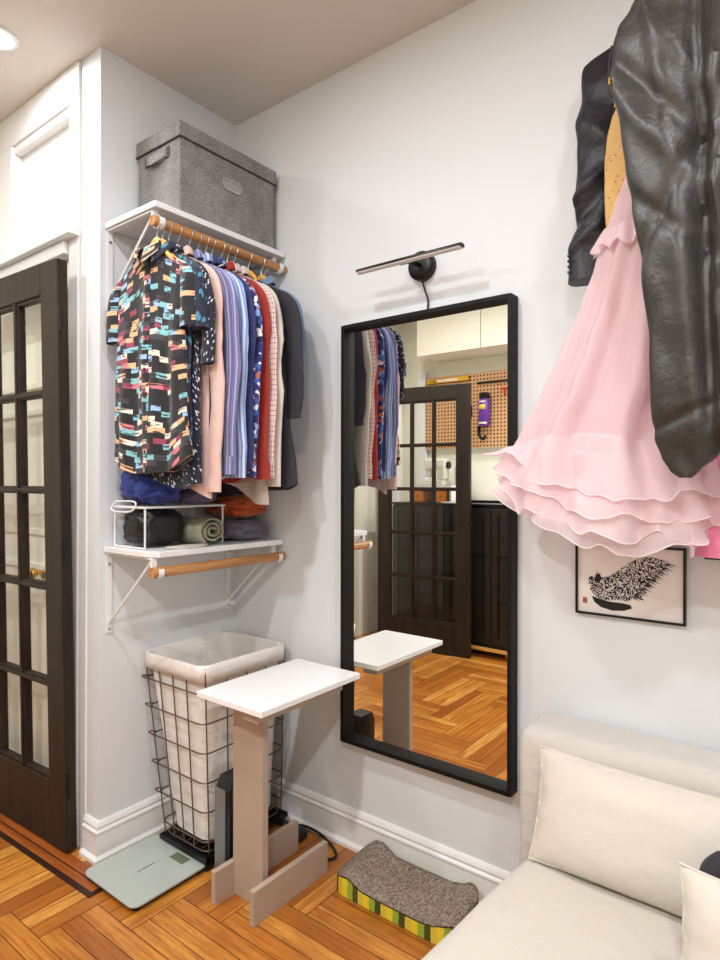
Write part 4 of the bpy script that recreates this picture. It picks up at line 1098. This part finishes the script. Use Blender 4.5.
def lblband(z0, z1, rr, arc=1.0):
    m = MB(); m.loft([[(cxn + rr * cos(a), cyn + rr * sin(a), z) for a in [pi / 2 - arc + 2 * arc * i / 12 for i in range(13)]] for z in (z0, z1)], closed=False); return m
lblband(1.83, 1.868, .0466, .6).build('label_band', M['yellow_print'], bt, solid=.0004)
lblband(1.712, 1.727, .0466, .9).build('base_band', M['cream_plastic'], bt, solid=.0004)
lblband(1.885, 1.896, .0466, .6).build('top_band', M['cream_plastic'], bt, solid=.0004)
mb = MB(); mb.box((-.20, -2.945, 1.985), (-.10, -2.935, 1.998)); mb.box((-.17, -2.944, 1.94), (-.155, -2.935, 1.985)); tag(mb.build('red_clamp', M['red_plastic'], smooth=False), 'small red clamp hung on pegboard in mirror', 'clamp')
mb = MB(); mb.tube(catmull([(-.385, -2.944, 1.70), (-.38, -2.92, 1.66), (-.36, -2.91, 1.61), (-.33, -2.915, 1.60), (-.32, -2.92, 1.625)], 5), .012, 8); tag(mb.build('tool_hook', M['black']), 'black curved hook under the spray can in mirror', 'hook')

# black cabinet below
bk = thing('black_cabinet', (-.05, -2.68, 0), 'black low cabinet reflected behind the glazed door', 'cabinet')
MB().box((-.87, -2.93, .075), (.75, -2.415, 1.075)).build('carcass', M['cabinet_black'], bk, bevel=.002, smooth=False)
for a, b in ((-.865, -.40), (-.395, -.02), (-.015, .365), (.37, .745)):
    m = MB(); m.box((a, -2.414, .10), (b, -2.396, 1.06))
    d = m.build('cabinet_door', M['cabinet_black'], bk, bevel=.004, smooth=False)
    m = MB()
    for x in (a + .05, (a + b) / 2, b - .06): m.box((x, -2.3955, .14), (x + .012, -2.390, 1.02))
    for z in (.40, .72): m.box((a + .05, -2.3955, z), (b - .05, -2.390, z + .012))
    m.build('lattice', M['black'], d, smooth=False)
MB().box((-.87, -2.93, 1.076), (.75, -2.40, 1.09)).build('cabinet_top', M['black'], bk, smooth=False)
MB().box((-.18, -2.394, .052), (.74, -2.380, .074)).build('foot_rail', M['hanger_wood'], bk, smooth=False)
for x in (-.75, .1, .7):
    MB().box((x - .02, -2.47, 0), (x + .02, -2.43, .075)).build('foot', M['brass'], bk, smooth=False); MB().box((x - .02, -2.90, 0), (x + .02, -2.86, .075)).build('foot', M['brass'], bk, smooth=False)
# raised shelf over the cabinet with crafts on it
cn = thing('hutch_shelf', (-.65, -2.75, 1.091), 'white raised shelf standing on the black cabinet', 'shelf')
MB().box((-.86, -2.93, 1.205), (-.45, -2.60, 1.222)).build('shelf_board', M['white_shelf'], cn, smooth=False)
for x in (-.86, -.465): MB().box((x, -2.93, 1.091), (x + .015, -2.60, 1.205)).build('side', M['white_shelf'], cn, smooth=False)
for x0, lab in ((-.815, 'orange wooden drawer box under the white raised shelf, left one'), (-.60, 'orange wooden drawer box under the white raised shelf, right one')):
    q = thing('drawer_box', (x0 + .05, -2.70, 1.091), lab, 'drawer box', 'orange drawer boxes')
    MB().box((x0, -2.80, 1.091), (x0 + .10, -2.61, 1.19)).build('body', M['orange_box'], q, bevel=.002, smooth=False)
    MB().sphere((x0 + .05, -2.604, 1.14), (.008, .007, .008), 10, 6).build('knob', M['brass'], q)
sm = thing('sewing_machine', (-.66, -2.72, 1.222), 'cream sewing machine on the raised shelf in mirror', 'sewing machine')
MB().box((-.765, -2.79, 1.222), (-.56, -2.66, 1.262)).build('bed', M['cream_plastic'], sm, bevel=.006)
MB().box((-.63, -2.78, 1.262), (-.56, -2.68, 1.40)).build('pillar', M['cream_plastic'], sm, bevel=.015)
MB().box((-.76, -2.77, 1.345), (-.56, -2.69, 1.44)).build('arm', M['cream_plastic'], sm, bevel=.02)
MB().box((-.755, -2.76, 1.29), (-.705, -2.70, 1.345)).build('needle_head', M['cream_plastic'], sm, bevel=.01)
mb = MB(); mb.cyl((-.555, -2.735, 1.385), (-.542, -2.735, 1.385), .03, 20); mb.build('handwheel', M['black'], sm)
bo = thing('spray_bottle', (-.45, -2.72, 1.222), 'clear spray bottle beside the sewing machine', 'bottle')
MB().tube([(-.45, -2.72, 1.222), (-.45, -2.72, 1.36), (-.45, -2.72, 1.40), (-.45, -2.72, 1.42)], [.035, .035, .014, .014], 20).build('bottle_body', M['cream_plastic'], bo)
mb = MB(); mb.box((-.47, -2.735, 1.42), (-.42, -2.705, 1.45)); mb.box((-.425, -2.725, 1.40), (-.418, -2.715, 1.42)); mb.build('nozzle', M['white_metal'], bo, bevel=.003)
sbox('trim_5', (-.44, -2.93, 1.091), (1.2, -2.42, 1.10), M['trim'], 'white counter edge on top of the black cabinet', 'counter')
mb = MB(); mb.box((-.29, -2.44, 1.1005), (.7, -2.415, 1.118)); tag(mb.build('tray_rail', M['black'], smooth=False), 'black rail along the counter edge in mirror', 'rail')

# ------------------------------------------------------------------ camera, world, view
cam = bpy.data.cameras.new('camera'); co = bpy.data.objects.new('camera', cam); COL.objects.link(co)
yaw, pit, rol = .6583, .0028, .0019
fwd = Vector((-sin(yaw) * cos(pit), cos(yaw) * cos(pit), sin(pit)))
rt = Vector((cos(yaw), sin(yaw), 0)); up = rt.cross(fwd)
r2 = rt * cos(rol) + up * sin(rol); u2 = -rt * sin(rol) + up * cos(rol)
m = Matrix((r2, u2, -fwd)).transposed().to_4x4(); m.translation = (1.9393, -1.6798, 1.25)
co.matrix_world = m
cam.sensor_fit = 'VERTICAL'; cam.sensor_height = 24; cam.lens = 24 * 621.38 / 960; cam.clip_start = .02
S.camera = co
w = bpy.data.worlds.new('world'); S.world = w; w.use_nodes = True
w.node_tree.nodes['Background'].inputs[0].default_value = (.8, .82, .85, 1); w.node_tree.nodes['Background'].inputs[1].default_value = .05
S.view_settings.view_transform = 'Standard'; S.view_settings.look = 'None'; S.view_settings.gamma = 1.0
S.view_settings.use_curve_mapping = False; S.view_settings.exposure = -0.13
S.cycles.max_bounces = 10; S.cycles.transparent_max_bounces = 24; S.cycles.sample_clamp_indirect = 3.
